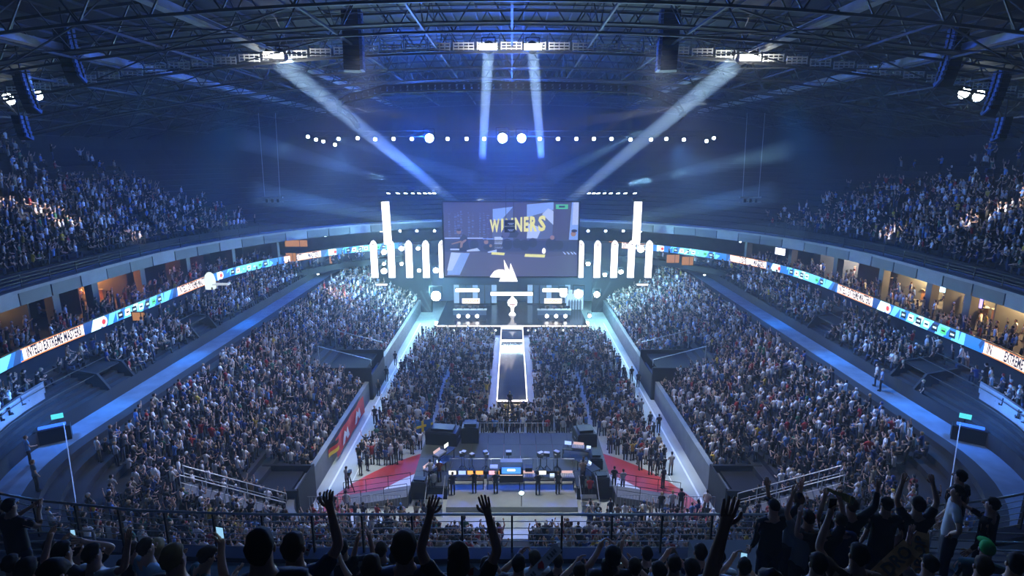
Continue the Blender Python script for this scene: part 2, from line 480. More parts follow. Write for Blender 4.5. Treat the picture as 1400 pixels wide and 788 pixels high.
# second lateral walkway nearer the viewer and one farther
for yy, zo, nm in ((41.0, 0.3, 'service walkway under the roof nearer than the catwalk'), (62.0, -0.6, 'service walkway under the roof beyond the catwalk')):
    e = empty('service_walkway', (0, yy, 31), label='thin dark steel ' + nm, cat='walkway')
    mb = MB()
    for a, b in zip(XN[:-1], XN[1:]):
        for dy in (-.5, .5):
            mb.bar((a, dy, zb(a) + zo - 31), (b, dy, zb(b) + zo - 31), 0.12); mb.bar((a, dy, zb(a) + zo - 30), (b, dy, zb(b) + zo - 30), 0.05)
    mb.build('deck_edge', roof_steel, e)
    mb = MB()
    for a, b in zip(XN[:-1], XN[1:]): mb.add([(a, -.5, zb(a) + zo - 31), (b, -.5, zb(b) + zo - 31), (b, .5, zb(b) + zo - 31), (a, .5, zb(a) + zo - 31)], [(0, 1, 2, 3)])
    mb.build('deck', concrete_dark, e)
# square ventilation ducts and light fittings in rows along the hall
for sg, sn in SIDES:
    for k, x in enumerate((20, 31)):
        mb = MB(); mb.bar((sg * x, 32, zb(x) + .9), (sg * x, 98, zb(x) + .9), 0.7, 0.5)
        o = mb.build('roof_duct', mat('galvanised', (0.35, 0.37, 0.38), 0.5, 0.5, noise=0.2, scale=1), None)
        tag(o, 'long grey ventilation duct under the %s half of the roof, %s of its pair' % (sn, ('inner', 'outer')[k]), 'duct')
# end walls
mb = MB(); mb.quad((-60, 112, 0), (60, 112, 0), (60, 112, 40), (-60, 112, 40)); struct('wall_far', mb, mat('far_wall', (0.012, 0.014, 0.016), 0.9, noise=0.2, scale=0.3))
mb = MB(); mb.quad((-60, -14, 0), (60, -14, 0), (60, -14, 40), (-60, -14, 40)); struct('wall_near', mb, MATS['far_wall'])

# raised landings among the near rows
for x0, x1, y0, y1, nm in ((3.2, 8.6, 6.7, 9.0, 'right'), (-8.8, -6.4, 6.7, 8.6, 'left')):
    mb = MB(); mb.box((x0 + x1) / 2, (y0 + y1) / 2, 15.45, x1 - x0, y1 - y0, 3.0); o = struct('landing_near_' + nm, mb, concrete)
# ------------------------------------------------------------------ the ribbon board: a ring of LED panels along the suite level
led_white = glow('led_white', (1.0, 0.86, 0.84), 2.2)
led_orange = glow('led_orange', (1.0, 0.35, 0.10), 1.6)
led_blue = glow('led_blue', (0.02, 0.20, 0.75), 1.5)
led_deep = glow('led_deep_blue', (0.01, 0.07, 0.35), 1.3)
led_cyan = glow('led_cyan', (0.15, 0.65, 1.0), 1.9)
led_pale = glow('led_pale_blue', (0.55, 0.85, 1.0), 2.2)
led_black = mat('led_black', (0.01, 0.01, 0.03), 0.5)
led_green = glow('led_green', (0.1, 0.9, 0.3), 1.5)
led_red = glow('led_red', (1.0, 0.08, 0.08), 1.2)
RIBM = [led_white, led_orange, led_blue, led_deep, led_cyan, led_pale, led_black, led_green, led_red, black_metal]
ZR0, ZR1 = 10.12, 11.02
def ribbon_side(sg, sn):
    c = C_RIB if sg < 0 else mirror(C_RIB)
    L = arc_len(c)
    def P(s, v, off):
        a = arc_at(c, s - .05); b = arc_at(c, s + .05); t = (b - a).normalized()
        n = Vector((t.y, -t.x, 0)) * (1 if sg < 0 else -1)
        if n.dot(Vector((0, 55, 0)) - a) < 0: n = -n
        p = (a + b) / 2 + n * off
        return (p.x, p.y, ZR0 + (ZR1 - ZR0) * v)
    root = empty('ribbon_board', (sg * 33.4, 45, ZR0), label='curved LED ribbon board with event lettering along the %s suite level' % sn, cat='ribbon board', group='LED ribbon boards')
    ox = Vector((sg * 33.4, 45, ZR0))
    def Q(s, v, off): return tuple(Vector(P(s, v, off)) - ox)
    def strip(mb, s0, s1, v0, v1, off, m, step=1.6, sk=0.0):
        n = max(1, int(abs(s1 - s0) / step)); mb.mat(m)
        for i in range(n):
            a = s0 + (s1 - s0) * i / n; b = s0 + (s1 - s0) * (i + 1) / n
            q = [Q(a, v0, off), Q(b, v0, off), Q(b + (sk if i == n - 1 else 0), v1, off), Q(a + (sk if i == 0 else 0), v1, off)]
            mb.add(q, [(0, 1, 2, 3)])
    for v0, v1 in ((-0.1, -0.02), (1.02, 1.1)):
        fr = MB(); s = 8
        while s < L - 6:
            e = min(s + 1.6, L - 6)
            a, b = Q(s, v0, .07), Q(e, v0, .07); c_, d = Q(e, v1, .07), Q(s, v1, .07)
            a2, b2, c2, d2 = Q(s, v0, -.02), Q(e, v0, -.02), Q(e, v1, -.02), Q(s, v1, -.02)
            fr.add([a, b, c_, d, a2, b2, c2, d2], [(0, 1, 2, 3), (3, 2, 6, 7), (0, 4, 5, 1)])
            s += 1.6
        fr.build('frame_edge', black_metal, root)
    # repeating programme: white text section, facets, logos ... measured from the photograph by ground distance y
    dr = 1 if sg < 0 else -1
    sA = arc_pos(c, y=36.8) if sg < 0 else arc_pos(c, y=57.3)
    PER = 18.6
    tv = text_mesh('INTEL® EXTREME MASTERS', 1.0, 'LEFT', bold=0.03)
    tw = max(v.x for v in tv[0]); th = 0.72
    for rep in range(-3, 6):
        e0 = sA + dr * rep * PER
        if min(e0, e0 + dr * PER) < 6 or max(e0, e0 + dr * PER) > L - 4: continue
        def X(q): return e0 + dr * q
        mb = MB()
        strip(mb, X(0), X(5.8), 0.09, 0.91, .05, 0)
        strip(mb, X(-.3), X(5.9), 0.0, 0.08, .05, 1); strip(mb, X(-.3), X(5.9), 0.92, 1.0, .05, 1)
        mb.build('text_panel', RIBM, root)
        lt = MB(); lt.add([Q(X(.3 + v.x / tw * 5.2), 0.5 + v.y / th * 0.80, .065) for v in tv[0]], tv[1])
        tag(lt.build('lettering', [led_black], root), kind=None)
        mb = MB(); strip(mb, X(5.8), X(9.6), 0, 1, .05, 2)
        for a, b, c0, c1, m in ((5.8, 6.5, 5.8, 6.9, 3), (6.5, 7.6, 6.9, 8.2, 5), (8.4, 9.0, 8.8, 9.6, 4)):
            mb.mat(m).add([Q(X(a), 0, .06), Q(X(b), 0, .06), Q(X(c1), 1, .06), Q(X(c0), 1, .06)], [(0, 1, 2, 3)])
        mb.mat(0).poly([Q(X(8.0 + .42 * math.cos(t)), .5 + .48 * math.sin(t), .07) for t in np.linspace(0, 2 * PI, 15)[:-1]])
        mb.mat(8).poly([Q(X(8.0 + .24 * math.cos(t)), .5 + .27 * math.sin(t), .08) for t in np.linspace(0, 2 * PI, 9)[:-1]])
        mb.build('blue_panel', RIBM, root)
        mb = MB(); strip(mb, X(9.6), X(16.2), 0, 1, .05, 4)
        cols = [6, 0, 6, 5, 6, 7, 6]
        for q in range(4):
            a = 9.6 + q * 1.7
            mb.mat((2, 5, 3, 2)[q]); mb.poly([Q(X(a), 0, .055), Q(X(a + .8), 0, .055), Q(X(a + 1.2), 1, .055), Q(X(a + .6), 1, .055)])
        for q in range(7):
            a = 9.75 + q * .92; m = cols[q]
            mb.mat(m); mb.poly([Q(X(a + x), y, .06) for x, y in ((0, .2), (.62, .2), (.62, .8), (0, .8))])
            mb.mat(5 if m == 6 else 6); mb.poly([Q(X(a + x), y, .07) for x, y in ((.12, .42), (.5, .42), (.5, .58), (.12, .58))])
        mb.build('logo_panel', RIBM, root)
        mb = MB(); strip(mb, X(16.2), X(18.6), 0, 1, .05, 2)
        mb.mat(4).add([Q(X(16.2), 0, .06), Q(X(16.9), 0, .06), Q(X(17.6), 1, .06), Q(X(16.4), 1, .06)], [(0, 1, 2, 3)])
        mb.mat(3).add([Q(X(17.5), 0, .06), Q(X(18.2), 0, .06), Q(X(18.6), 1, .06), Q(X(18.0), 1, .06)], [(0, 1, 2, 3)])
        mb.build('facet_panel', RIBM, root)
    return root
for sg, sn in SIDES: ribbon_side(sg, sn)
# light of the LED ribbon on its neighbours is its own emission

# ------------------------------------------------------------------ big video screen
SY, SX, SZ0, SZ1, SHW = 79.0, -0.15, 7.15, 17.6, 9.35
scr = empty('video_screen', (SX, SY, SZ0), label='huge hanging video screen showing yellow WINNERS lettering above the stage', cat='video screen')
SH = SZ1 - SZ0
mb = MB()
for cx, cz, sx, sz in ((0, -.1, 2 * SHW + .4, .2), (0, SH + .1, 2 * SHW + .4, .2), (-SHW - .1, SH / 2, .2, SH), (SHW + .1, SH / 2, .2, SH)):
    mb.box(cx, 0, cz, sx, .5, sz)
mb.build('frame', black_metal, scr)
mb = MB(); mb.box(0, .2, SH / 2, 2 * SHW, .3, SH); mb.build('back_box', black_metal, scr)
def sp(u, v, d=0):       # u 0..178, v 0..100 from the top left corner of the picture
    return ((u / 178 * 2 - 1) * SHW, .03 - .004 * d, SH * (1 - v / 100))
PIC = {}
def pic(name, col, k=0.62): PIC[name] = glow('picture_' + name, col, k); return PIC[name]
picmats = [pic('plum', (.100, .095, .190)), pic('blue_light', (.25, .42, .95), .9), pic('sky', (.50, .62, 1.0), .95), pic('yellow', (.95, .90, .28), .95), pic('dark', (.028, .035, .075)),
           pic('lav', (.13, .13, .26)), pic('skin', (.55, .30, .22)), pic('green', (.10, .65, .25), .9), pic('white', (1, .93, .92), 1.5), pic('black', (.004, .005, .012)), pic('mid', (.15, .20, .42)), pic('navy', (.05, .07, .17))]
mb = MB()
def pp(m, pts, d): mb.mat(m).poly([sp(u, v, d) for u, v in pts])
def rect(m, u0, v0, u1, v1, d): pp(m, [(u0, v1), (u1, v1), (u1, v0), (u0, v0)], d)
rect(0, 0, 0, 178, 100, 0)
pp(5, [(0, 100), (178, 100), (178, 70), (140, 73), (60, 67), (0, 66)], 1)
pp(1, [(3, 98), (20, 98), (34, 68), (9, 67)], 2); pp(2, [(3, 92), (10, 92), (22, 68), (9, 67)], 3)
pp(10, [(64, 62), (92, 62), (92, 8), (65, 10)], 2); pp(1, [(65, 24), (76, 24), (92, 6), (65, 9)], 3); pp(2, [(67, 62), (78, 62), (78, 46), (67, 46)], 3)
pp(10, [(110, 50), (144, 48), (145, 0), (110, 3)], 2); pp(1, [(110, 20), (145, 10), (145, 0), (110, 3)], 3); pp(2, [(110, 48), (124, 48), (130, 34), (112, 28)], 3); pp(2, [(130, 16), (145, 30), (145, 12), (138, 8)], 4)
pp(1, [(166, 50), (178, 50), (178, 0), (169, 0)], 2); pp(2, [(170, 30), (178, 30), (178, 0), (171, 0)], 3)
# faint columns of lettering on the back wall
rr = random.Random(5)
for u0 in (6, 14, 18, 22, 32, 37, 47, 52, 57):
    v = 11 + rr.random() * 5
    while v < 46:
        h = 1 + rr.random() * 2
        rect(10 if rr.random() < .6 else 5, u0, v, u0 + 1.2 + rr.random() * 2.5, v + h, 3); v += h + 1.2
# desk line, players, people
rect(11, 0, 50, 178, 66, 3)
rect(2, 1, 47, 52, 48.5, 5); rect(1, 52, 48, 66, 49.5, 5); rect(5, 82, 50, 178, 50.8, 5)
pp(4, [(16, 66), (34, 66), (32, 50), (28, 44), (24, 44), (20, 52)], 6)
pp(4, [(22, 62), (31, 56), (31, 46), (26, 42), (21, 48)], 7)
def disc(m, u, v, r, d, rv=None): pp(m, [(u + r * math.cos(t), v + (rv or r) * math.sin(t)) for t in np.linspace(2 * PI, 0, 13)[:-1]], d)
disc(6, 20, 39, 3.2, 8); disc(4, 20, 36.8, 3, 9, 1.6)
pp(6, [(22, 53), (29, 49), (30, 51), (25, 55), (24, 60), (21, 61)], 9); pp(6, [(10, 55), (23, 51), (23, 53), (10, 56.5)], 9)
for u, v, r in ((40, 56, 6), (84, 56, 7), (97, 55, 6), (107, 57, 7), (118, 54, 6), (143, 56, 8), (153, 57, 6)): disc(4, u, v, r, 5, r * 1.1)
disc(6, 56, 53, 3, 8); disc(5, 55, 50, 2.4, 9, 1.4); disc(6, 62, 58, 2, 8); disc(4, 58, 60, 6, 7, 4)
disc(6, 144, 47, 3, 8); disc(8, 133, 65, 2.5, 8, 4); disc(6, 172, 42, 3.5, 8); disc(4, 173, 38, 4, 9, 2)
pp(2, [(8, 62), (20, 62), (20, 64), (8, 64)], 8); pp(2, [(30, 64), (44, 61), (48, 65), (30, 66)], 8); pp(2, [(58, 66), (70, 63), (70, 67), (58, 67.5)], 8)
for u in (158, 163, 168, 172): pp(2, [(u, 66), (u + 2, 66.6), (u + 5, 69.5), (u + 3, 70)], 8)
pp(3, [(63, 70), (80, 71), (81, 67.5), (63, 66.5)], 9); pp(3, [(107, 73), (134, 74), (135, 70), (108, 69)], 9)
rect(7, 148, 3, 164, 9, 9); rect(4, 152, 4.6, 160, 7.2, 10)
tag(mb.build('picture', picmats, scr))
mb = MB()
for ch, u0, u1 in (('W', 61, 74), ('I', 76, 79.2), ('N', 81.5, 92), ('N', 94, 104), ('E', 106, 112.5), ('R', 114, 123.5), ('S', 125, 135)):
    wv, wf = text_mesh(ch, 1.0, 'LEFT', bold=0.045)
    x0, x1 = min(v.x for v in wv), max(v.x for v in wv); y0, y1 = min(v.y for v in wv), max(v.y for v in wv)
    def lp(v):
        u = u0 + (v.x - x0) / (x1 - x0) * (u1 - u0); g = (u - 61) / 74
        return sp(u, 40 - 1.5 * g - (v.y - y0) / (y1 - y0) * (17 + 4.5 * g), 12)
    mb.add([lp(v) for v in wv], wf)
mb.build('lettering', [PIC['yellow']], scr)
mb = MB()
def pp2(m, pts, d): mb.mat(m).poly([sp(u, v, d) for u, v in pts])
# the player in front of the letters and the dark cubes above him
pp2(0, [(76, 47), (96, 47), (100, 41), (92, 33), (86, 32), (79, 34)], 14)
pp2(1, [(82 + 5.5 * math.cos(t), 41 + 6.5 * math.sin(t)) for t in np.linspace(2 * PI, 0, 13)[:-1]], 15)
pp2(2, [(86 + 3 * math.cos(t), 31 + 3 * math.sin(t)) for t in np.linspace(2 * PI, 0, 11)[:-1]], 16)
pp2(0, [(83, 29.5), (89, 29.5), (87.5, 27.5), (84.5, 27.5)], 17)
mb.build('player_picture', [picmats[4], picmats[5], picmats[6]], scr)
# white spiked emblem hung in front of the lower edge of the screen
mb = MB()
out = [(98, 105.5), (73, 105.5), (75, 101), (79, 100), (61, 99.5), (64, 95), (67, 91.5), (72, 89.5), (79, 89.5), (81, 92), (79.5, 76), (87, 91), (88.5, 80.5)]
out = [(u, v) for u, v in out]
pts = [((u / 178 * 2 - 1) * SHW, SH * (1 - v / 100)) for u, v in out][::-1]
em = empty('hanging_emblem', (SX, SY - .8, SZ0), label='white spiked wing emblem hanging before the lower screen edge', cat='emblem')
mb.prism(pts, .25, (0, 0, 0), (1, 0, 0), (0, 0, 1)); mb.build('emblem_plate', glow('emblem_white', (1, .92, .92), 2.0), em)
# black speaker cubes hanging before the screen's upper middle
cb = empty('camera_cradle', (SX - .15, SY - 3.2, 14.0), label='black hanging equipment cradle in front of the upper screen', cat='equipment cradle')
for k in range(2):
    mb = MB(); mb.box(0, 0, 1.1 - k * .85, 1.4, .9, .72); b = mb.build('box', black_metal, cb)
    mb = MB(); mb.box(.15, -.47, 1.1 - k * .85, .8, .02, .06); mb.box(.15, -.47, .95 - k * .85, .5, .02, .06); tag(mb.build('status_light', glow('pale_status', (.5, .6, .8), .8), b), kind='stuff')
mb = MB(); mb.bar((-.5, 0, 1.4), (-.5, 0, 6), .06); mb.build('hanging_cable', black_metal, cb); mb = MB(); mb.bar((.5, 0, 1.4), (.5, 0, 6), .06); mb.build('hanging_cable', black_metal, cb)
# truss carrying the screen
def box_truss(name, a, b, w, label, cat='truss', group=None, step=1.0):
    a = Vector(a); b = Vector(b); o = empty(name, (a + b) / 2, label=label, cat=cat, group=group)
    m_ = (a + b) / 2; d = (b - a); L = d.length; t = d.normalized(); up = Vector((0, 0, 1)); n = t.cross(up).normalized(); up = n.cross(t)
    mb = MB(); h = w / 2
    cs = [n * sx * h + up * sz * h for sx, sz in ((-1, -1), (1, -1), (1, 1), (-1, 1))]
    for c in cs: q = MB(); q.bar(a - m_ + c, b - m_ + c, .07, n=5); q.build('chord', roof_steel, o)
    k = max(2, int(L / step))
    for i in range(k):
        p = a - m_ + d * i / k; q = a - m_ + d * (i + 1) / k
        for j in range(4):
            mb.bar(p + cs[j], q + cs[(j + 1) % 4], .035, n=4)
    tag(mb.build('lacing', roof_steel, o), kind='stuff')
    return o
box_truss('box_truss', (-10.5, SY + .4, 18.5), (10.2, SY + .4, 18.5), .7, 'dark box truss directly above the video screen')
box_truss('box_truss', (-8, SY - 2.4, 20.0), (8, SY - 2.4, 20.0), .6, 'shorter box truss above and before the screen')
# ------------------------------------------------------------------ stage
lamp_white = glow('lamp_white', (.95, 1.0, .93), 60)
lamp_soft = glow('lamp_soft', (.90, 1.0, .96), 22)
lamp_blue = glow('lamp_blue', (.25, .45, 1.0), 60)
lamp_bw = glow('lamp_bluewhite', (.70, .85, 1.0), 30)
panel_white = glow('panel_white', (1.0, .95, .97), 2.4)
edge_white = glow('edge_white', (1.0, .93, .90), 3.0)
ZS = 1.35
st = empty('stage', (0, 80, 0), label='wide low stage with a glowing front edge below the screen', cat='stage')
mb = MB(); mb.box(0, .9, ZS / 2, 20.6, 13.8, ZS); mb.build('deck', black_gloss, st)
mb = MB(); mb.box(0, -6.05, ZS - .02, 20.7, .12, .14); mb.build('edge_light', edge_white, st)
mb = MB(); mb.box(0, 7.7, 4.2, 26, .4, 5.6)
mb.build('back_wall', mat('stage_back', (.03, .05, .08), .6), st)
for k in range(9):                                 # small footlights under the edge
    for s in (-1, 1):
        mb = MB(); mb.lathe([(.0, 0), (.13, 0), (.13, .06), (0, .08)], (s * (2.2 + k * .95), -6.16, .75), n=8, axis='Y', M=Matrix.Rotation(0, 4, 'Z')); mb.build('footlight', glow('footlight', (.9, .95, 1), 3), st)
# portal pillars and back screens on the stage
for s, sn in SIDES:
    e = empty('stage_backdrop', (s * 5.7, 85.8, ZS), label='dark curved scenic wall with pale vertical screens at the %s rear of the stage' % sn, cat='scenery')
    for k in range(7):
        a = -2.9 + k * .97; mb = MB(); mb.box(a, .25 * math.cos(a / 3 * 1.4) * -1, 1.6, .8, .1, 2.9)
        mb.build('screen_panel', (MATS.get('scenic_dark') or glow('scenic_dark', (.05, .12, .25), .7)) if k % 3 else glow('scenic_pale', (.35, .6, .95), .9), e)
# players' tables
for s, sn in SIDES:
    e = empty('player_desk', (s * 6.1, 79.6, ZS), label="long players' desk with monitors on the %s half of the stage" % sn, cat='desk')
    mb = MB(); mb.box(0, 0, .78, 4.9, .9, .06); mb.build('tabletop', mat('tan_desk', (.55, .42, .30), .5), e)
    mb = MB(); mb.box(0, -.42, .40, 4.8, .05, .72); mb.build('front_panel', mat('desk_front', (.10, .13, .16), .5), e)
    for k in range(5):
        q = empty('monitor', (s * 6.1 - 2.0 + k * 1.0, 79.7, ZS + .81), label="player's monitor on the %s stage desk, %s from the left" % (sn, ('first', 'second', 'third', 'fourth', 'fifth')[k]), cat='monitor', group='monitors on the %s stage desk' % sn)
        mb = MB(); mb.box(0, 0, .3, .62, .05, .37); mb.build('display', black_gloss, q)
        mb = MB(); mb.box(0, 0, .06, .06, .05, .14); mb.box(0, 0, .01, .26, .2, .02); mb.build('stand', black_metal, q)
    g = empty('team_sign', (s * 6.0, 80.6, ZS + 1.45), label='small glowing team sign above the %s stage desk' % sn, cat='sign')
    mb = MB(); mb.box(0, 0, .35, 2.55, .12, .72); mb.build('panel', glow('sign_cream', (1, .86, .70), 2.4), g)
    tvv, tff = text_mesh('WINNER', .62, 'CENTER', bold=.02)
    mb = MB(); mb.add([(v.x, -.08, v.y + .35) for v in tvv], tff); mb.build('lettering', [glow('sign_tan', (.75, .45, .32), 1.0)], g)
    mb = MB(); mb.box(-1.1, 0, -.35, .06, .06, .7); mb.box(1.1, 0, -.35, .06, .06, .7); tag(mb.build('sign_legs', black_metal, g), kind='stuff')
    for k in range(3):
        f = empty('stage_floor_lamp', (s * 6.2 - 1.3 + k * 1.3, 77.0, ZS), label='round white stage lamp before the %s stage desk, %s of three' % (sn, ('left', 'middle', 'right')[k]), cat='stage lamp', group='round lamps before the %s desk' % sn)
        mb = MB(); mb.box(0, 0, .12, .3, .3, .24); mb.build('lamp_base', black_metal, f)
        mb = MB(); mb.lathe([(.1, 0), (.27, .05), (.27, .12), (.1, .16)], (0, -.1, .52), n=12, axis='Y'); mb.build('lens', glow('round_lamp', (1, .97, .95), 5), f)
# right LED wall with silhouettes
e = empty('led_wall', (9.4, 82.5, ZS + .01), label='pale blue LED wall with dark silhouettes at the right rear of the stage', cat='LED wall')
mb = MB(); mb.box(0, 0, 1.5, 2.5, .15, 3.0); mb.build('display', glow('led_wall_pale', (.45, .66, .95), 1.2), e)
mb = MB()
for k in range(5):
    x = -.85 + k * .42
    mb.add([(x - .16, -.09, 0), (x + .16, -.09, 0), (x + .17, -.09, 1.2), (x + .07, -.09, 1.45), (x, -.09, 1.6), (x - .07, -.09, 1.45), (x - .17, -.09, 1.2)], [tuple(range(7))])
tag(mb.build('silhouette_picture', glow('led_wall_dark', (.06, .14, .26), .8), e), kind='stuff')
# central trophy emblem
e = empty('stage_emblem', (.05, 79.5, ZS), label='tall white drop-shaped emblem standing in the middle of the stage', cat='emblem')
mb = MB(); mb.lathe([(.05, 2.95), (.22, 2.55), (.60, 2.2), (.72, 1.85), (.62, 1.45), (.30, 1.2), (.18, .5), (.5, .1), (.5, 0)], n=16); mb.build('body', glow('emblem_lit', (1, .95, .92), 2.6), e, smooth=True)
mb = MB(); mb.box(0, -.72, 1.75, .8, .04, .12, 0, 0); mb.box(.1, -.74, 1.55, .5, .04, .1); tag(mb.build('swoosh_marks', glow('swoosh_red', (.5, .08, .12), .6), e), kind='stuff')
# canopy light bars under the screen
for i, (x0, x1, px, py, Y) in enumerate(((623, 655, 0, 397, 77.5), (671, 728, 0, 402, 76.5), (742, 775, 0, 397, 77.5))):
    a = at_y(x0, py, Y); b = at_y(x1, py, Y); m_ = (a + b) / 2
    e = empty('light_bar', m_, label=('bright light bar hanging over the left stage desk', 'longest bright light bar hanging over the stage centre', 'bright light bar hanging over the right stage desk')[i], cat='light bar')
    mb = MB(); mb.box(0, .15, .05, b.x - a.x + .2, .3, .5); mb.build('housing', black_metal, e)
    mb = MB(); mb.box(0, -.02, 0, b.x - a.x, .06, .42); mb.build('tube', glow('bar_lamp', (.97, 1.0, .90), 9), e)
    lamp('light_bar_lamp', 'AREA', m_ + Vector((0, -.4, -.1)), 1300, (.80, .95, 1), m_ + Vector((0, -10, -6)), b.x - a.x, sizey=.4)
def par(loc, aim, r=.22, em=None, name='stage_lamp', label=None, group=None, power=0, col=(1, 1, 1), cone=40, par_=None, cat='stage lamp'):
    e = empty(name, loc, label=label, cat=cat, group=group)
    d = (Vector(aim) - Vector(loc)).normalized(); q = d.to_track_quat('Z', 'Y').to_matrix().to_4x4()
    mb = MB(); mb.lathe([(r * .5, -r * 2.0), (r * .85, -r * 1.6), (r * 1.05, -r * .1), (r * 1.05, 0)], n=12, M=q); mb.build('housing', black_metal, e)
    mb = MB(); mb.lathe([(r * .3, r * .10), (r * .95, r * .02), (r * .95, -.01)], n=12, M=q); mb.build('lens', em or lamp_soft, e)
    mb = MB(); mb.bar((-r * 1.25, 0, 0), (-r * 1.25, 0, r * 2), r * .2); mb.bar((r * 1.25, 0, 0), (r * 1.25, 0, r * 2), r * .2); mb.bar((-r * 1.25, 0, r * 2), (r * 1.25, 0, r * 2), r * .2); mb.build('yoke', black_metal, e)
    if power:
        lp = lamp('lamp_light', 'SPOT', Vector(loc) + d * (r * 1.2), power, col, aim, r, cone, .6); 
    return e
CAMDIR = (0, 0, 20)
for i, (x, y, r) in enumerate(((770, 402, .5), (791, 402, .62), (816, 403, .42))):
    p = at_y(x, y, 77); par(p, p + Vector((-p.x * .2, -30, 7)), r, lamp_white, label='round bright blinder right of the stage centre, %s of three' % ('left', 'middle', 'right')[i])
# ------------------------------------------------------------------ runway
rw = empty('runway', (0, 62, 0), label='long narrow runway with glowing edges running out from the stage', cat='runway')
YR0, YR1, RH = 50.0, 74.0, 1.2
mb = MB(); mb.box(0, 0, RH / 2, 2.9, YR1 - YR0, RH); mb.build('deck', black_gloss, rw)
for k in range(6):
    mb = MB(); mb.box(0, YR0 - 62 + 2 + k * 4, RH + .015, 2.6, 3.94, .03); mb.build('floor_panel', mat('runway_gloss', (.03, .035, .05), .08, noise=.3, scale=.6), rw)
for s in (-1, 1):
    mb = MB(); mb.box(s * 1.42, 0, RH + .03, .10, YR1 - YR0, .10); mb.build('edge_light', edge_white, rw)
    mb = MB(); mb.box(s * 1.47, -7, .62, .04, 9, .8); mb.build('side_light', glow('side_warm', (1, .88, .62), .9), rw)
mb = MB(); mb.box(0, YR0 - 62 - .02, RH + .03, 2.94, .12, .12); mb.build('edge_light', edge_white, rw)
mb = MB(); mb.box(0, 67.9 - 62, RH + .05, 2.7, .8, .05); mb.build('cross_light', glow('cross_light', (.85, .95, 1), 2.6), rw)
mb = MB(); mb.box(0, 11.2, RH + .1, 2.8, 1.8, .2); mb.build('ramp', mat('ramp_beige', (.55, .5, .46), .5), rw)
for k in range(3):
    mb = MB(); mb.box(0, YR0 - 62 - .25 - k * .32, RH - .3 * (k + 1) - .05, 2.1, .3, .1); mb.build('step', glow('step_light', (1, .80, .55), 1.0), rw)
# ------------------------------------------------------------------ glowing panels beside the screen
SPIN = empty
for s, xs_ in ((-1, (512.5, 536, 560, 583, 605)), (1, (793, 816, 839, 862, 886))):
    for k, x in enumerate(xs_):
        a = at_y(x, 380, 80); sidew = 'left' if s < 0 else 'right'
        idx = ('outermost', 'second from outside', 'middle', 'fourth from outside', 'innermost')[k if s < 0 else 4 - k]
        e = empty('glowing_banner', (a.x, 80, a.z), label='white glowing pointed light panel %s of the screen, %s of five' % (sidew, idx), cat='light panel', group='glowing panels beside the screen')
        mb = MB(); mb.prism([(-.46, 0), (.46, 0), (.46, 4.85), (.24, 5.25), (0, 5.4), (-.24, 5.25), (-.46, 4.85)], .3, (0, 0, 0), (1, 0, 0), (0, 0, 1)); mb.build('panel', panel_white, e)
        mb = MB(); mb.prism([(-.05, 4.45), (.05, 4.45), (.05, 4.75), (.22, 4.98), (.12, 5.02), (0, 4.86), (-.12, 5.02), (-.22, 4.98), (-.05, 4.75)], .03, (0, -.04, 0), (1, 0, 0), (0, 0, 1)); mb.build('mark', glow('mark_red', (.25, .05, .12), .4), e)
        mb = MB(); mb.box(0, .35, 2.5, .5, .12, 5.0); mb.build('rear_frame', black_metal, e)
    # tall column
    xt, xb = (526.5, 530.5) if s < 0 else (872.5, 869.5)
    t = at_y(xt, 276, 80.6); b = at_y(xb, 334, 80.6)
    e = empty('light_column', b, label='tall white luminous column above the panels %s of the screen' % ('left' if s < 0 else 'right'), cat='light column', group='tall luminous columns')
    mb = MB(); mb.bar((0, 0, 0), t - b, 1.02, .5); mb.build('tube', panel_white, e)
    mb = MB(); mb.box(*(t - b + Vector((0, 0, .25))), 1.7, .8, .22); mb.box(*(t - b + Vector((0, 0, .55))), 1.5, .5, .1); mb.build('top_frame', black_metal, e)
# blinders between the panels
ORD = ('first', 'second', 'third', 'fourth', 'fifth', 'sixth', 'seventh', 'eighth', 'ninth', 'tenth', 'eleventh', 'twelfth')
BL = [(525, 345, .62), (549, 340, .55), (571.5, 340, .42), (525, 361, .36), (525, 371, .70), (549, 361, .38), (573, 370, .42), (596, 370, .66),
      (876, 341, .80), (804, 361, .50), (827, 376, .48), (849, 372, .52)]
for i, (x, y, r) in enumerate(BL):
    p = at_y(x, y, 80.2)
    row = 'upper' if y < 350 else ('middle' if y < 365 else 'lower')
    gap = 'innermost' if abs(x - 700) < 110 else 'second' if abs(x - 700) < 132 else 'third' if abs(x - 700) < 160 else 'outermost'
    par(p, p + Vector((-p.x * .9, -70, 8)), r * .58, lamp_white, name='blinder', label='%s bright blinder in the %s gap between light panels, %s of the screen' % (row, gap, 'left' if x < 700 else 'right'), cat='blinder', group='blinders between the light panels')
    lamp('blinder_light', 'POINT', p + Vector((0, -.5, 0)), 3600 * r, (.38, .85, 1.0), size=r * .3)
for s in (-1, 1):
    lamp('blinder_flood', 'SPOT', (s * 16, 79, 10), 7000, (.45, .75, 1.0), (s * 14, 20, 6), 1.5, 110, .9)
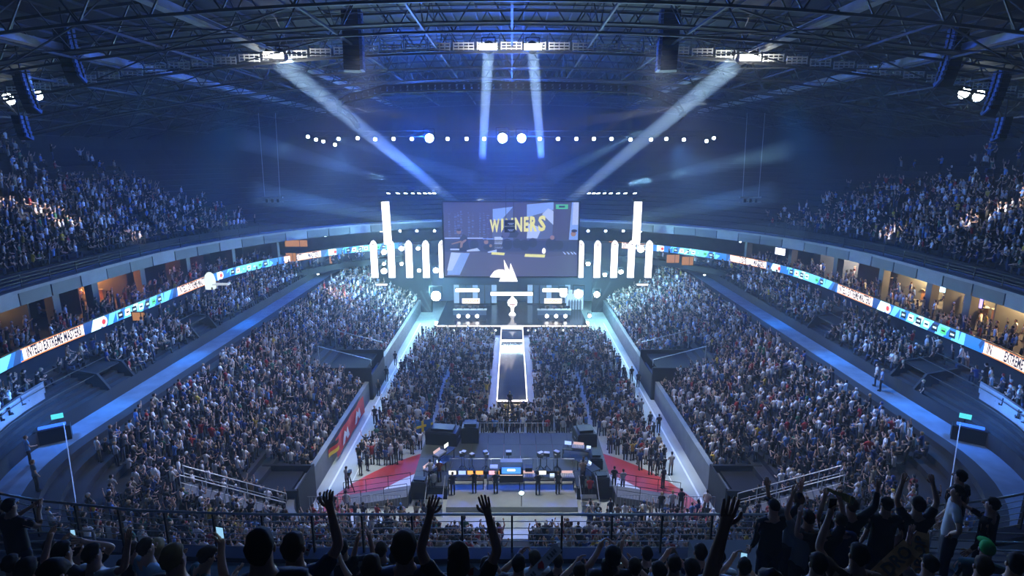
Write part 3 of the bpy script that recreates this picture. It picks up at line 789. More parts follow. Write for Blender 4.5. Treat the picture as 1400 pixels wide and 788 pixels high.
# rigs with eight lamps on either side
for s, sn in SIDES:
    xs8 = (531, 544, 554.5, 564.5, 573, 581, 587.5, 593.5) if s < 0 else (805.5, 811.5, 818, 826.5, 835, 845, 855, 868)
    a = at_y(517 if s < 0 else 800, 256, 80); b = at_y(600 if s < 0 else 877, 259, 80)
    tr = box_truss('box_truss', a, b, .6, 'box truss carrying eight lamps to the %s above the screen' % sn)
    for k, x in enumerate(xs8):
        p = at_y(x, 264.5, 80)
        par(p, p + Vector((s * 1.5, -3, -14)), .26, lamp_bw, name='rig_lamp', label='white spotlight under the truss to the %s of the screen, %s' % (sn, ('first', 'second', 'third', 'fourth', 'fifth', 'sixth', 'seventh', 'eighth')[k] + ' in its row'), group='spotlights on the %s truss' % sn)
        if k % 2 == 0: lamp('rig_light', 'SPOT', p + Vector((0, -.3, -.3)), 2600, (.55, .80, 1), p + Vector((s * .8, -1, -14)), .15, 26, .8)
    # far low truss with four lamps
    xs4 = (521, 547, 570, 594) if s < 0 else (804, 828, 852, 876)
    a = at_y(xs4[0] - 6, 314, 90); b = at_y(xs4[-1] + 6, 314, 90)
    box_truss('box_truss', a, b, .4, 'low far truss with four small lamps %s of the screen' % sn)
    for k, x in enumerate(xs4):
        p = at_y(x, 316, 89.6)
        par(p, p + Vector((0, -20, -6)), .2, lamp_bw, name='rig_lamp', label='small lamp on the low far truss %s of the screen, %s of four' % (sn, ('first', 'second', 'third', 'fourth')[k]), group='lamps on the %s far truss' % sn)
# ------------------------------------------------------------------ roof lamp row
XL = [(421, 187), (432, 191), (442, 193.5), (458, 198), (463, 190), (489, 189), (513, 190.5), (538, 190), (563, 190), (612, 190), (638, 190), (662, 190), (738, 190), (763, 190),
      (788, 190), (812, 190), (836, 190), (862, 191), (890, 191), (911, 190), (935, 191), (966, 193), (976, 189)]
for i, (x, y) in enumerate(XL):
    Y = 73.5 + 0.00006 * (x - 700) ** 2
    p = at_y(x, y, Y)
    par(p, p + Vector((-p.x * .3, -30, -14)), .23, lamp_bw, name='roof_lamp', label='small bluish lamp of the long roof row, %s from its %s end' % (ORD[i if i < 12 else 22 - i], 'left' if i < 12 else 'right'), group='small lamps in the roof row, %s half' % ('left' if x < 700 else 'right'))
for x, r, lb in ((587, .55, 'large bright blue lamp of the roof row standing apart on the left'), (687, .62, 'left one of the two large bright blue lamps at the centre of the roof row'), (713, .55, 'right one of the two large bright blue lamps at the centre of the roof row')):
    p = at_y(x, 189, 73.5); par(p, EYE, r, glow('lamp_blue_big', (.55, .75, 1.0), 60), name='roof_lamp', label=lb)
for (x0, x1, nm) in ((415, 560, 'left'), (560, 840, 'middle'), (840, 985, 'right')):
    a = at_y(x0, 183, 73.7 + .00006 * (x0 - 700) ** 2); b = at_y(x1, 183, 73.7 + .00006 * (x1 - 700) ** 2)
    box_truss('box_truss', a, b, .7, 'dark box truss of the long roof lamp row, %s section' % nm, step=1.4)
# catwalk follow spots
BP1, BP2, BP3, BP4 = 150, 230, 40, 60
FS = [(668, 67, (659.5, 214), 'left of the two follow spots at the catwalk centre'), (728, 67, (740, 214), 'right of the two follow spots at the catwalk centre'),
      (374, 78, (624, 279), 'bright follow spot on the left part of the catwalk'), (387, 79, None, 'second follow spot right beside the one on the left catwalk'),
      (1012, 82, (775, 278), 'bright follow spot on the right part of the catwalk'), (1026, 82, None, 'second follow spot right beside the one on the right catwalk')]
def haze_beam(p, q, r0, r1, dens, label, group=None):  # body of denser haze, added in the beam's shape to make it show
    p = Vector(p); q = Vector(q); d = q - p; L = d.length; M = d.to_track_quat('Z', 'Y').to_matrix().to_4x4()
    mb = MB(); mb.lathe([(r0, 0), (r1, L)], n=14, M=M)
    key = 'beam_haze_%03d' % int(dens * 1000)
    m = bpy.data.materials.get(key)
    if m is None:
        m = bpy.data.materials.new(key); m.use_nodes = True; nt = m.node_tree; nt.nodes.clear()
        o_ = nt.nodes.new('ShaderNodeOutputMaterial'); v = nt.nodes.new('ShaderNodeVolumeScatter'); v.inputs['Density'].default_value = dens
        v.inputs['Color'].default_value = (.8, .9, 1, 1); v.inputs['Anisotropy'].default_value = .3; nt.links.new(v.outputs[0], o_.inputs['Volume'])
    o = mb.build('haze_beam', m); o.location = p
    return tag(o, label, 'haze', group, 'stuff')
def beam(p, q, r0, r1, dens, power, col, label):
    """a narrow lamp shining through the haze: the lamp is a small disc with a tight spread"""
    p = Vector(p); q = Vector(q); L = (q - p).length; d = (q - p).normalized()
    haze_beam(p, q, r0 * 1.02, r1 * 1.02, dens, label)
    o = lamp('beam_light', 'AREA', p - d * .02, power, col, q, r0 * 1.9)
    o.data.shape = 'DISK'; o.data.spread = max(R(1.0), 2 * math.atan(abs(r1 - r0) / L))
for i, (x, y, tgt, lb) in enumerate(FS):
    p = at_y(x, y, 48.0)
    q = p + Vector((0, 10, -6)) if tgt is None else at_y(tgt[0], tgt[1], 73.0 if i < 2 else 86.0)
    par(p, q, .42, lamp_white, name='follow_spot', label=lb, cat='spotlight')
    fe = empty('flood_lamp', p + Vector((0, -.9, 0)), label='bright rectangular flood lamp on the catwalk, ' + ('left one at the centre', 'right one at the centre', 'left part', 'left part, inner one', 'right part', 'right part, outer one')[i], cat='flood lamp')
    wv_ = 1.35 if i < 2 else .8
    mb = MB(); mb.box(0, .1, 0, wv_ + .15, .3, .55); mb.build('housing', black_metal, fe); mb = MB(); mb.box(0, -.08, 0, wv_, .05, .42); mb.build('lens', glow('flood_lens', (1, .98, .9), 26), fe)
    lamp('catwalk_fill', 'SPOT', p + Vector((0, -1.2, -1.0)), 600, (1, .98, .92), p + Vector((0, .5, .5)), .1, 150, .9)  # added unseen spot that lights the pale catwalk panels
    if tgt is not None:
        beam(p + (q - p).normalized() * .9, q, .50 if i < 2 else .80, .48 if i < 2 else .62, .05, BP1 if i < 2 else BP2, (.55, .80, 1.0), 'pale blue slanting beam of light from the %s part of the catwalk' % ('left' if i == 2 else 'right') if i > 1 else 'pale blue %s vertical beam of light at the catwalk centre' % ('left', 'right')[i])
for x, y, lb in ((12, 135, 'tilted bright lamp group on the far left catwalk end'), (50, 129, 'second lamp group on the far left catwalk end'), (1318, 127, 'tilted bright lamp group on the far right catwalk end'), (1338, 131, 'second lamp group on the far right catwalk end')):
    p = at_y(x, y, 58)
    par(p, p + Vector((0, -10, -4)), .6, lamp_soft, name='follow_spot', label=lb, cat='spotlight')
# more beams from the lamps towards the hall
BE = [((597, 441), 76, (560, 395), 66), ((597, 441), 76, (575, 398), 68), ((597, 441), 76, (590, 390), 74), ((597, 441), 76, (640, 455), 72), ((597, 441), 76, (545, 420), 66), ((597, 441), 76, (533, 397), 64),
      ((803, 441), 76, (850, 395), 68), ((803, 441), 76, (835, 385), 70), ((803, 441), 76, (870, 400), 64), ((803, 441), 76, (815, 385), 74), ((815, 447), 76, (853, 424), 74), ((803, 441), 76, (860, 420), 66)]
for k, (a, ya, b, yb) in enumerate(BE):
    p = at_y(*a, ya); q = at_y(*b, yb)
    beam(p, q, .06, .16, .08, BP3, (.75, .95, 1), 'thin pale beam fanning from the %s end of the stage front, %s of its fan' % ('left' if k < 6 else 'right', ORD[k % 6]))
BW = [((458, 190), 73, (650, 245), 86, 'teal beam sloping down from the left end of the roof lamp row'), ((876, 180), 73, (752, 243), 86, 'teal beam sloping down from the right part of the roof lamp row'),
      ((607, 311), 88, (345, 263), 60, 'long faint beam reaching left from beside the screen'), ((803, 311), 88, (1060, 262), 60, 'long faint beam reaching right from beside the screen'),
      ((527, 245), 82, (330, 190), 60, 'faint beam rising left from the left lamp truss'), ((860, 252), 82, (1080, 205), 60, 'faint beam rising right from the right lamp truss'),
      ((530, 317), 90, (300, 315), 64, 'level faint beam reaching left across the far stand'), ((872, 316), 90, (1100, 316), 64, 'level faint beam reaching right across the far stand')]
for a, ya, b, yb, lb in BW:
    p = at_y(*a, ya); q = at_y(*b, yb)
    beam(p, q, .3, 1.2, .03, BP4, (.35, .70, 1), lb)
# side stage towers: the very bright lamps left and right of the stage
for s, x, y, r in ((-1, 596, 405, .95), (1, 806, 432, .3)):
    p = at_y(x, y, 78.5)
    par(p, p + Vector((-s * 3, -30, 10)), r * .75, lamp_white, name='stage_tower_lamp', label='very bright tower lamp at the %s end of the stage' % ('left' if s < 0 else 'right'))
for s, sn in SIDES:
    p = at_y(700 + s * 103, 441, 76); e = empty('fan_light', (p.x, p.y, 0), label='moving light on a black plinth at the %s end of the stage front' % sn, cat='stage lamp')
    mb = MB(); mb.box(0, 0, p.z / 2 - .2, .5, .5, p.z - .4); mb.build('plinth', black_metal, e)
    mb = MB(); mb.lathe([(.18, 0), (.25, .2), (.25, .45), (.15, .5)], (0, 0, p.z - .45), n=12); mb.build('head', lamp_white, e)
    q = at_y(700 + s * 178, 389, 80); e = empty('strip_lamp', q, label='short white strip lamp below the outermost panel, %s side' % sn, cat='strip lamp')
    mb = MB(); mb.box(0, 0, 0, 1.7, .25, .3); mb.build('housing', black_metal, e); mb = MB(); mb.box(0, -.15, 0, 1.6, .06, .22); mb.build('tube', panel_white, e)
    # stage wing masking
    mb = MB(); mb.box(s * 17.2, 86, 5.5, 9.5, .4, 11); tag(mb.build('black_drape', black_cloth), 'tall black drape hanging beside the stage on the %s' % sn, 'drape', None)
# ------------------------------------------------------------------ the crowd
SHIRTS = [((.80, .80, .82), 21), ((.42, .43, .46), 11), ((.015, .015, .018), 30), ((.04, .045, .06), 16), ((.03, .06, .20), 8), ((.10, .22, .50), 6), ((.32, .03, .03), 5),
          ((.20, .12, .08), 3), ((.40, .34, .24), 4), ((.05, .16, .10), 2), ((.60, .42, .05), 1)]
SH_C = np.array([c for c, w in SHIRTS]); SH_W = np.array([w for c, w in SHIRTS], float); SH_W /= SH_W.sum()
SKINS = np.array([(.55, .34, .25), (.60, .40, .30), (.42, .25, .17), (.22, .12, .08)])
HAIRS = np.array([(.02, .014, .01), (.06, .035, .02), (.16, .10, .05), (.35, .25, .13), (.01, .01, .012), (.4, .4, .42)])

def ring(c, rx, ry, n, tilt=0.0):
    return [(c[0] + rx * math.cos(2 * PI * i / n), c[1] + ry * math.sin(2 * PI * i / n), c[2] + tilt * math.sin(2 * PI * i / n)) for i in range(n)]
class TM:
    """triangles with a part number per vertex: 0 shirt, 1 skin, 2 hair, 3 trousers, 4 shoe or dark thing"""
    def __init__(s): s.v = []; s.t = []; s.p = []
    def tube(s, rings, part, caps=True):
        n = len(rings[0]); o = len(s.v)
        for r in rings: s.v += r; s.p += [part] * n
        for k in range(len(rings) - 1):
            for i in range(n):
                a = o + k * n + i; b = o + k * n + (i + 1) % n
                s.t += [(a, b, b + n), (a, b + n, a + n)]
        if caps:
            for base, sg in ((o, -1), (o + (len(rings) - 1) * n, 1)):
                for i in range(1, n - 1): s.t.append((base, base + i + 1, base + i) if sg < 0 else (base, base + i, base + i + 1))
    def limb(s, pts, rad, part, n=4):
        rings = []
        for k, p in enumerate(pts):
            p = Vector(p); d = (Vector(pts[min(k + 1, len(pts) - 1)]) - Vector(pts[max(k - 1, 0)])).normalized()
            up = Vector((0, 1, 0)) if abs(d.y) < .9 else Vector((1, 0, 0)); x = d.cross(up).normalized(); y = x.cross(d)
            rings.append([tuple(p + (x * math.cos(2 * PI * i / n) - y * math.sin(2 * PI * i / n)) * rad[k]) for i in range(n)])
        s.tube(rings[::-1], part)
def figure(pose, n=6, seated=False, long_hair=False):
    """small standing spectator facing +y, feet at z 0, 1.75 m tall"""
    t = TM(); dz = 0.0
    z = lambda h: h
    t.tube([ring((0, 0, .86), .165, .115, n), ring((0, 0, 1.08), .150, .10, n), ring((0, .01, 1.30), .195, .118, n), ring((0, 0, 1.44), .170, .09, n), ring((0, 0, 1.50), .065, .06, n)], 0)
    t.tube([ring((0, 0, 1.47), .052, .055, n), ring((0, .012, 1.56), .058, .06, n)], 1, False)
    hy = .015
    t.tube([ring((0, hy + .02, 1.53), .035, .04, n), ring((0, hy + .025, 1.58), .066, .078, n), ring((0, hy + .02, 1.65), .076, .092, n), ring((0, hy + .005, 1.70), .070, .085, n)], 1)
    hb = 1.50 if long_hair else 1.58
    t.tube([ring((0, hy - .028, hb), .062, .062, n), ring((0, hy - .020, 1.63), .084, .084, n), ring((0, hy - .008, 1.69), .086, .096, n), ring((0, hy - .004, 1.735), .066, .076, n), ring((0, hy, 1.758), .025, .03, n)], 2)
    for s in (-1, 1):
        if seated:
            t.limb([(s * .09, 0, .90), (s * .11, .40, .90), (s * .11, .42, .47)], (.088, .066, .045), 3, 4 if n < 8 else 6)
            t.limb([(s * .11, .38, .46), (s * .11, .58, .45)], (.05, .038), 4, 4)
        else: t.limb([(s * .09, 0, .90), (s * .10, .02, .48), (s * .10, -.01, .06)], (.088, .062, .045), 3, 4 if n < 8 else 6)
        if not seated: t.limb([(s * .10, -.05, .05), (s * .10, .16, .035)], (.05, .038), 4, 4)
        m = pose[0] if s < 0 else pose[1]
        sh = Vector((s * .185, 0, 1.41))
        if m == 'down': el, wr, hd = (s * .235, -.02, 1.13), (s * .22, .09, .90), (s * .215, .12, .81)
        elif m == 'up': el, wr, hd = (s * .27, .06, 1.66), (s * .21, .10, 1.90), (s * .20, .11, 2.0)
        elif m == 'wide': el, wr, hd = (s * .40, .04, 1.55), (s * .50, .08, 1.80), (s * .52, .10, 1.89)
        elif m == 'clap': el, wr, hd = (s * .24, .16, 1.20), (s * .07, .34, 1.36), (s * .03, .38, 1.44)
        elif m == 'phone': el, wr, hd = (s * .23, .20, 1.28), (s * .10, .36, 1.50), (s * .08, .38, 1.58)
        elif m == 'fold': el, wr, hd = (s * .24, .08, 1.14), (s * .04, .20, 1.16), (-s * .05, .20, 1.18)
        else: el, wr, hd = (s * .25, .10, 1.15), (s * .17, .34, 1.08), (s * .16, .42, 1.08)
        mid = tuple((np.array(sh) * .45 + np.array(el) * .55))
        t.limb([tuple(sh + Vector((-s * .03, 0, .01))), mid], (.062, .056), 0, 4 if n < 8 else 6)
        t.limb([mid, el, wr], (.043, .038, .027), 1, 4 if n < 8 else 6)
        t.limb([wr, tuple((np.array(wr) * .4 + np.array(hd) * .6)), hd], (.026, .042, .02), 1, 4 if n < 8 else 6)
    if 'phone' in pose:
        o = len(t.v); t.tube([[(-.04, .40, 1.52), (.04, .40, 1.52), (.04, .41, 1.52), (-.04, .41, 1.52)], [(-.04, .40, 1.66), (.04, .40, 1.66), (.04, .41, 1.66), (-.04, .41, 1.66)]], 4)
    if seated: t.v = [(x, y, z - .42) for x, y, z in t.v]
    return np.array(t.v, np.float32), np.array(t.t, np.int32), np.array(t.p, np.int32)
POSES = [('down', 'down'), ('down', 'fwd'), ('fold', 'fold'), ('clap', 'clap'), ('up', 'up'), ('down', 'up'), ('wide', 'up'), ('phone', 'phone'), ('fwd', 'fwd'), ('up', 'down'), ('wide', 'wide')]
PW = np.array([24, 10, 16, 14, 5, 4, 4, 5, 10, 4, 4], float); PW /= PW.sum()
LOW = [figure(p, 5, long_hair=(i % 4 == 3)) for i, p in enumerate(POSES)]
HIGH = [figure(p, 9, long_hair=(i % 4 == 3)) for i, p in enumerate(POSES)]
LOW_S = [figure(p, 5, True, i % 4 == 3) for i, p in enumerate(POSES)]
HIGH_S = [figure(p, 9, True, i % 4 == 3) for i, p in enumerate(POSES)]

def palette(rng, n, dark=0.0):
    """colours of the five body parts for n people"""
    c = np.zeros((n, 5, 3), np.float32)
    w = SH_W.copy()
    if dark: w[2:4] *= 1 + dark; w /= w.sum()
    c[:, 0] = SH_C[rng.choice(len(SH_C), n, p=w)] * rng.uniform(.75, 1.15, (n, 1))
    c[:, 1] = SKINS[rng.choice(4, n, p=(.4, .35, .18, .07))]
    c[:, 2] = HAIRS[rng.choice(6, n, p=(.32, .26, .18, .10, .10, .04))]
    caps = rng.random(n) < .12
    c[caps, 2] = SH_C[rng.choice(len(SH_C), caps.sum(), p=SH_W)]
    c[:, 3] = np.array([(.02, .025, .04), (.015, .015, .015), (.10, .09, .07), (.04, .06, .12)])[rng.choice(4, n)]
    c[:, 4] = .02
    return c
def merged_crowd(name, P, ang, hs, label, dark=0.0, templ=LOW, group=None, sit=0.0):
    """one mesh for a block of people too many to build singly"""
    n = len(P)
    if n == 0: return None
    pose = RNG.choice(len(POSES), n, p=PW); pal = palette(RNG, n, dark)
    V = []; T = []; C = []; off = 0
    seat_ = RNG.random(n) < sit; pose = pose + seat_ * len(POSES); templ = LOW + LOW_S
    for q in range(len(templ)):
        idx = np.where(pose == q)[0]
        if len(idx) == 0: continue
        v, t, p = templ[q]
        ca, sa = np.cos(ang[idx]), np.sin(ang[idx])
        k = hs[idx] / 1.75; wd = k * RNG.uniform(.92, 1.18, len(idx))
        x = v[None, :, 0] * wd[:, None]; y = v[None, :, 1] * wd[:, None]; z = v[None, :, 2] * k[:, None]
        lean = RNG.uniform(-.06, .10, len(idx))[:, None]; sway = RNG.uniform(-.07, .07, len(idx))[:, None]
        y = y + z * lean; x = x + z * sway
        X = x * ca[:, None] - y * sa[:, None] + P[idx, 0][:, None]; Y = x * sa[:, None] + y * ca[:, None] + P[idx, 1][:, None]; Z = z + P[idx, 2][:, None]
        V.append(np.stack([X, Y, Z], -1).reshape(-1, 3))
        T.append((t[None] + (np.arange(len(idx)) * len(v))[:, None, None] + off).reshape(-1, 3)); off += len(idx) * len(v)
        C.append(pal[idx][:, p].reshape(-1, 3))
    V = np.concatenate(V).astype(np.float32); T = np.concatenate(T).astype(np.int32); C = np.concatenate(C)
    o = inst(name, tri_mesh(name, V, T, C))
    return tag(o, label, 'crowd', group, 'stuff')
def tri_mesh(name, V, T, C):
    me = bpy.data.meshes.new(name)
    me.vertices.add(len(V)); me.vertices.foreach_set('co', V.ravel())
    me.loops.add(T.size); me.loops.foreach_set('vertex_index', T.ravel())
    me.polygons.add(len(T)); me.polygons.foreach_set('loop_start', np.arange(0, T.size, 3, dtype=np.int32)); me.polygons.foreach_set('loop_total', np.full(len(T), 3, np.int32))
    a = me.color_attributes.new('Col', 'FLOAT_COLOR', 'POINT')
    a.data.foreach_set('color', np.concatenate([C, np.ones((len(C), 1))], 1).astype(np.float32).ravel())
    me.materials.append(crowd_mat); me.update(calc_edges=True)
    return me
def along(c, z, s0, s1, step=0.50, fill=.97, jit=.08, rng=RNG):
    """places along a row"""
    d = np.r_[0, np.cumsum(np.hypot(*np.diff(c, axis=0).T))]
    s = np.arange(max(s0, 0.2), min(s1, d[-1]), step); s = s[rng.random(len(s)) < fill]; s = s + rng.normal(0, jit, len(s))
    return np.stack([np.interp(s, d, c[:, 0]), np.interp(s, d, c[:, 1]), np.full(len(s), z)], 1), s
def facing(P, tgt=(0, 74)):
    a = np.arctan2(tgt[1] - P[:, 1], tgt[0] - P[:, 0]) - PI / 2
    return a + RNG.normal(0, .25, len(P))
BLOCKS = {}
def put(key, P): BLOCKS.setdefault(key, []).append(P)
def s_at_y(c, y):
    d = np.r_[0, np.cumsum(np.hypot(*np.diff(c, axis=0).T))]; return d[np.argmin(np.abs(c[:, 1] - y))]
VOMS = [(14.2, 19.5, 52.8, 58.6)]                     # rink level exit tunnels, x range and y range
PORTALS = [(37.6, 40.2), (49.4, 52.6)]               # blocks over the gangway
for sg, sn in SIDES:
    # lower stand
    for k, (c, z) in enumerate(ROWS['low', sg]):
        s_gap = []
        P, s = along(c, z, 0, 400)
        ax = np.abs(P[:, 0])
        keep = P[:, 1] < 88
        keep &= ~((ax < 19.8) & (P[:, 1] > 52.6) & (P[:, 1] < 58.8))
        keep &= ~((ax > 13) & (ax < 18.0) & (P[:, 1] < 36.6) & (P[:, 1] > 33.0))
        keep &= ~((ax > 13.2) & (ax < 20.2) & (np.abs(P[:, 1] - (32.3 - (ax - 14.4) * .37)) < .8))
        keep &= ~((ax > 20) & (P[:, 1] < 30.4) & (ax > 22.2 - (30.4 - P[:, 1]) * .12))
        for yy in (44.2, 66.0): keep &= ~(np.abs(P[:, 1] - yy) < .45)
        keep &= ~((ax < 4.9) & (P[:, 1] > 28.9))
        if k >= 13: keep &= P[:, 1] < 30
        keep &= ~((ax < 1.2) & (P[:, 0] > -.6))
        P = P[keep]
        put('low', P)
    for k, (c, z) in enumerate(ROWS['mid', sg]):
        if k == 0: continue
        P, s = along(c, z, 0, 400, .53, .80 if k < 6 else .55)
        ax = np.abs(P[:, 0]); keep = (P[:, 1] < 84)
        for a, b in PORTALS: keep &= ~((P[:, 1] > a) & (P[:, 1] < b) & (k < 6))
        keep &= ~((P[:, 1] < 38.5) & (k < 6))
        P = P[keep]; put('mid', P)
    for k, (c, z) in enumerate(ROWS['up', sg]):
        if k < 1: continue
        P, s = along(c, z, 0, 400, .52, .96)
        ax = np.abs(P[:, 0])
        keep = (P[:, 1] > 20) & (P[:, 1] < 73 - 0.45 * k + RNG.normal(0, 2.0, len(P))) & (ax > 24)
        ang_ = np.arctan2(P[:, 1] - 46, ax)
        for q in (-.42, -.14, .12, .37): keep &= ~(np.abs(ang_ - q) < .010)
        keep &= ~((k > 9) & (RNG.random(len(P)) < np.clip((P[:, 1] - 40) / 30, 0, .8)))
        P = P[keep]; put('up', P)
    # suite seats and guests
    for k in range(4):
        c = mix(C_RIB, C_SUITE, .18 + .2 * k); c = c if sg < 0 else mirror(c)
        P, s = along(c, 10.0, 0, 400, .6, .55 if k < 3 else .4)
        P = P[(P[:, 1] > 26) & (P[:, 1] < 74)]; put('suite', P)
    for k in range(2):
        c = mix(C_SUITE, C_BACK, .15 + .35 * k); c = c if sg < 0 else mirror(c)
        P, s = along(c, 10.0, 0, 400, .8, .35 if sg > 0 else .2)
        P = P[(P[:, 1] > 28) & (P[:, 1] < 66)]; put('suite', P)
for yy in (31.4, 32.2, 33.0):
    xx = np.concatenate([np.arange(-13.0, -5.0, .52), np.arange(5.0, 13.0, .52)]); P = np.stack([xx + RNG.normal(0, .08, len(xx)), np.full(len(xx), yy) + RNG.normal(0, .1, len(xx)), np.zeros(len(xx))], 1)
    put('end', P[RNG.random(len(P)) < .9])
# arena floor: standing blocks left and right of the runway
yy = 39.0
while yy < 73.2:
    xx = np.arange(-12.0, 12.01, .50)
    P = np.stack([xx + RNG.normal(0, .07, len(xx)), np.full(len(xx), yy) + RNG.normal(0, .08, len(xx)), np.zeros(len(xx))], 1)
    ax = np.abs(P[:, 0])
    edge = 12.1 - 0.25 * np.exp(-((yy - 44) / 3) ** 2) + RNG.normal(0, .15, len(P))
    keep = (ax < edge) & ((ax > 2.15) | (yy < 48.6)) & (RNG.random(len(P)) < .93)
    keep &= (P[:, 0] ** 2 + (P[:, 1] - 30.4) ** 2 > 14.1 ** 2) | ((ax < 11.9) & (P[:, 0] ** 2 + (P[:, 1] - 30.4) ** 2 > 13.6 ** 2) & (RNG.random(len(P)) < .5))
    keep &= ~((ax < 7.6) & (yy < 44.8))
    keep &= ~((np.abs(ax - 7.0) < .35) & (yy < 60))
    keep &= ~((np.abs(yy - 58.2) < .45))
    put('floor', P[keep]); yy += .80
ALL = {k: np.concatenate(v) for k, v in BLOCKS.items()}
# who is visible and how near: the nearest ones become single objects
def kerb_y(px):
    return np.interp(px, [0, 80, 170, 300, 430, 500, 900, 970, 1100, 1230, 1320, 1400], [668, 684, 704, 735, 750, 751, 751, 750, 735, 704, 684, 668])
def project(P, h=1.6):
    q = P + np.array([0, 0, h]) - np.array(EYE); fw = q[:, 1] * math.cos(PITCH) - q[:, 2] * math.sin(PITCH); up = q[:, 1] * math.sin(PITCH) + q[:, 2] * math.cos(PITCH)
    return 700 + FOCAL * q[:, 0] / fw, 394 - FOCAL * up / fw, fw
NEAR = []
for key in ('low',):
    P = ALL[key]; px, py, fw = project(P)
    vis = (px > 4) & (px < 1396) & (py < kerb_y(px) - 2)
    order = np.argsort(fw + np.where(vis, 0, 1e6))[:215]
    hidden = ~vis & (py > kerb_y(px) + 25)
    NEAR = P[order]
    m = np.ones(len(P), bool); m[order] = False; m &= ~hidden
    ALL[key] = P[m]
names_ = {'low': ('lower side stands and the end stand', 'lower stand'), 'mid': ('rows above the gangway', 'rows above the blue gangway'), 'up': ('upper tier', 'upper tier'), 'suite': ('suite level', 'suite level'), 'floor': ('arena floor', 'arena floor')}
for key, P in ALL.items():
    for s, sn in SIDES:
        Q = P[P[:, 0] * s > 0]
        hs = RNG.normal(1.72, .09, len(Q))
        lb = {'low': 'dense crowd filling the lower stand on the %s side', 'mid': 'crowd in the rows above the gangway on the %s side', 'up': 'crowd filling the dim upper tier on the %s side', 'suite': 'guests along the suite level on the %s side', 'floor': 'dense standing crowd on the arena floor %s of the runway', 'end': 'people standing behind the near barriers on the %s'}[key] % sn
        merged_crowd('crowd', Q, facing(Q), hs, lb, dark=.8 if key == 'floor' else 0.0, sit={'low': .6, 'mid': .75, 'up': .8, 'suite': .5, 'floor': 0.0, 'end': 0.0}[key])
# single people of the near end stand
def colour_word(c):
    best = min(range(len(SH_C)), key=lambda i: float(np.sum((SH_C[i] - c) ** 2)))
    return ('white', 'light grey', 'black', 'dark grey', 'navy blue', 'mid blue', 'dark red', 'brown', 'beige', 'dark green', 'yellow')[best]
POSEW = ['arms down', 'one arm forward', 'arms folded', 'clapping hands', 'both arms raised', 'right arm raised', 'arms flung wide', 'holding a phone', 'both hands forward', 'left arm raised', 'arms spread wide']
CACHE = {}
def person_mesh(pose, ci, hi, st=False):
    key = (pose, ci, hi, st)
    if key not in CACHE:
        v, t, p = (HIGH_S if st else HIGH)[pose]
        pal = np.array([SH_C[ci], SKINS[(pose + hi) % 3], HAIRS[hi], (.02, .025, .04), (.02, .02, .02)], np.float32)
        CACHE[key] = tri_mesh('person', v, t, pal[p])
    return CACHE[key]
def place_word(p):
    px, py, fw = project(np.array([p])); px = px[0]; py = py[0]
    if abs(px - 700) < 150: return 'in the end stand %s the platform' % ('centre below' if abs(px - 700) < 60 else 'left below' if px < 700 else 'right below')
    side = 'left' if px < 700 else 'right'
    if abs(px - 700) < 290: return 'in the end stand below the %s crowd barriers' % side
    return 'in the near %s corner of the lower stand' % side
def spectator(p, pose, ci, hi, h, where, group=None, st=False):
    o = inst('person', person_mesh(pose, ci, hi, st), None, p, (0, 0, float(facing(np.array([p]))[0])))
    o.scale = (h / 1.75,) * 3
    return tag(o, 'spectator in %s, %s, %s' % (colour_word(SH_C[ci]), POSEW[pose], where), 'person', group)
for p in NEAR:
    pose = int(RNG.choice(11, p=PW)); ci = int(RNG.choice(len(SH_C), p=SH_W)); hi = int(RNG.integers(0, 5))
    w = place_word(p)
    spectator(tuple(p), pose, ci, hi, float(RNG.normal(1.72, .07)) , w, 'spectators ' + w, RNG.random() < .6)
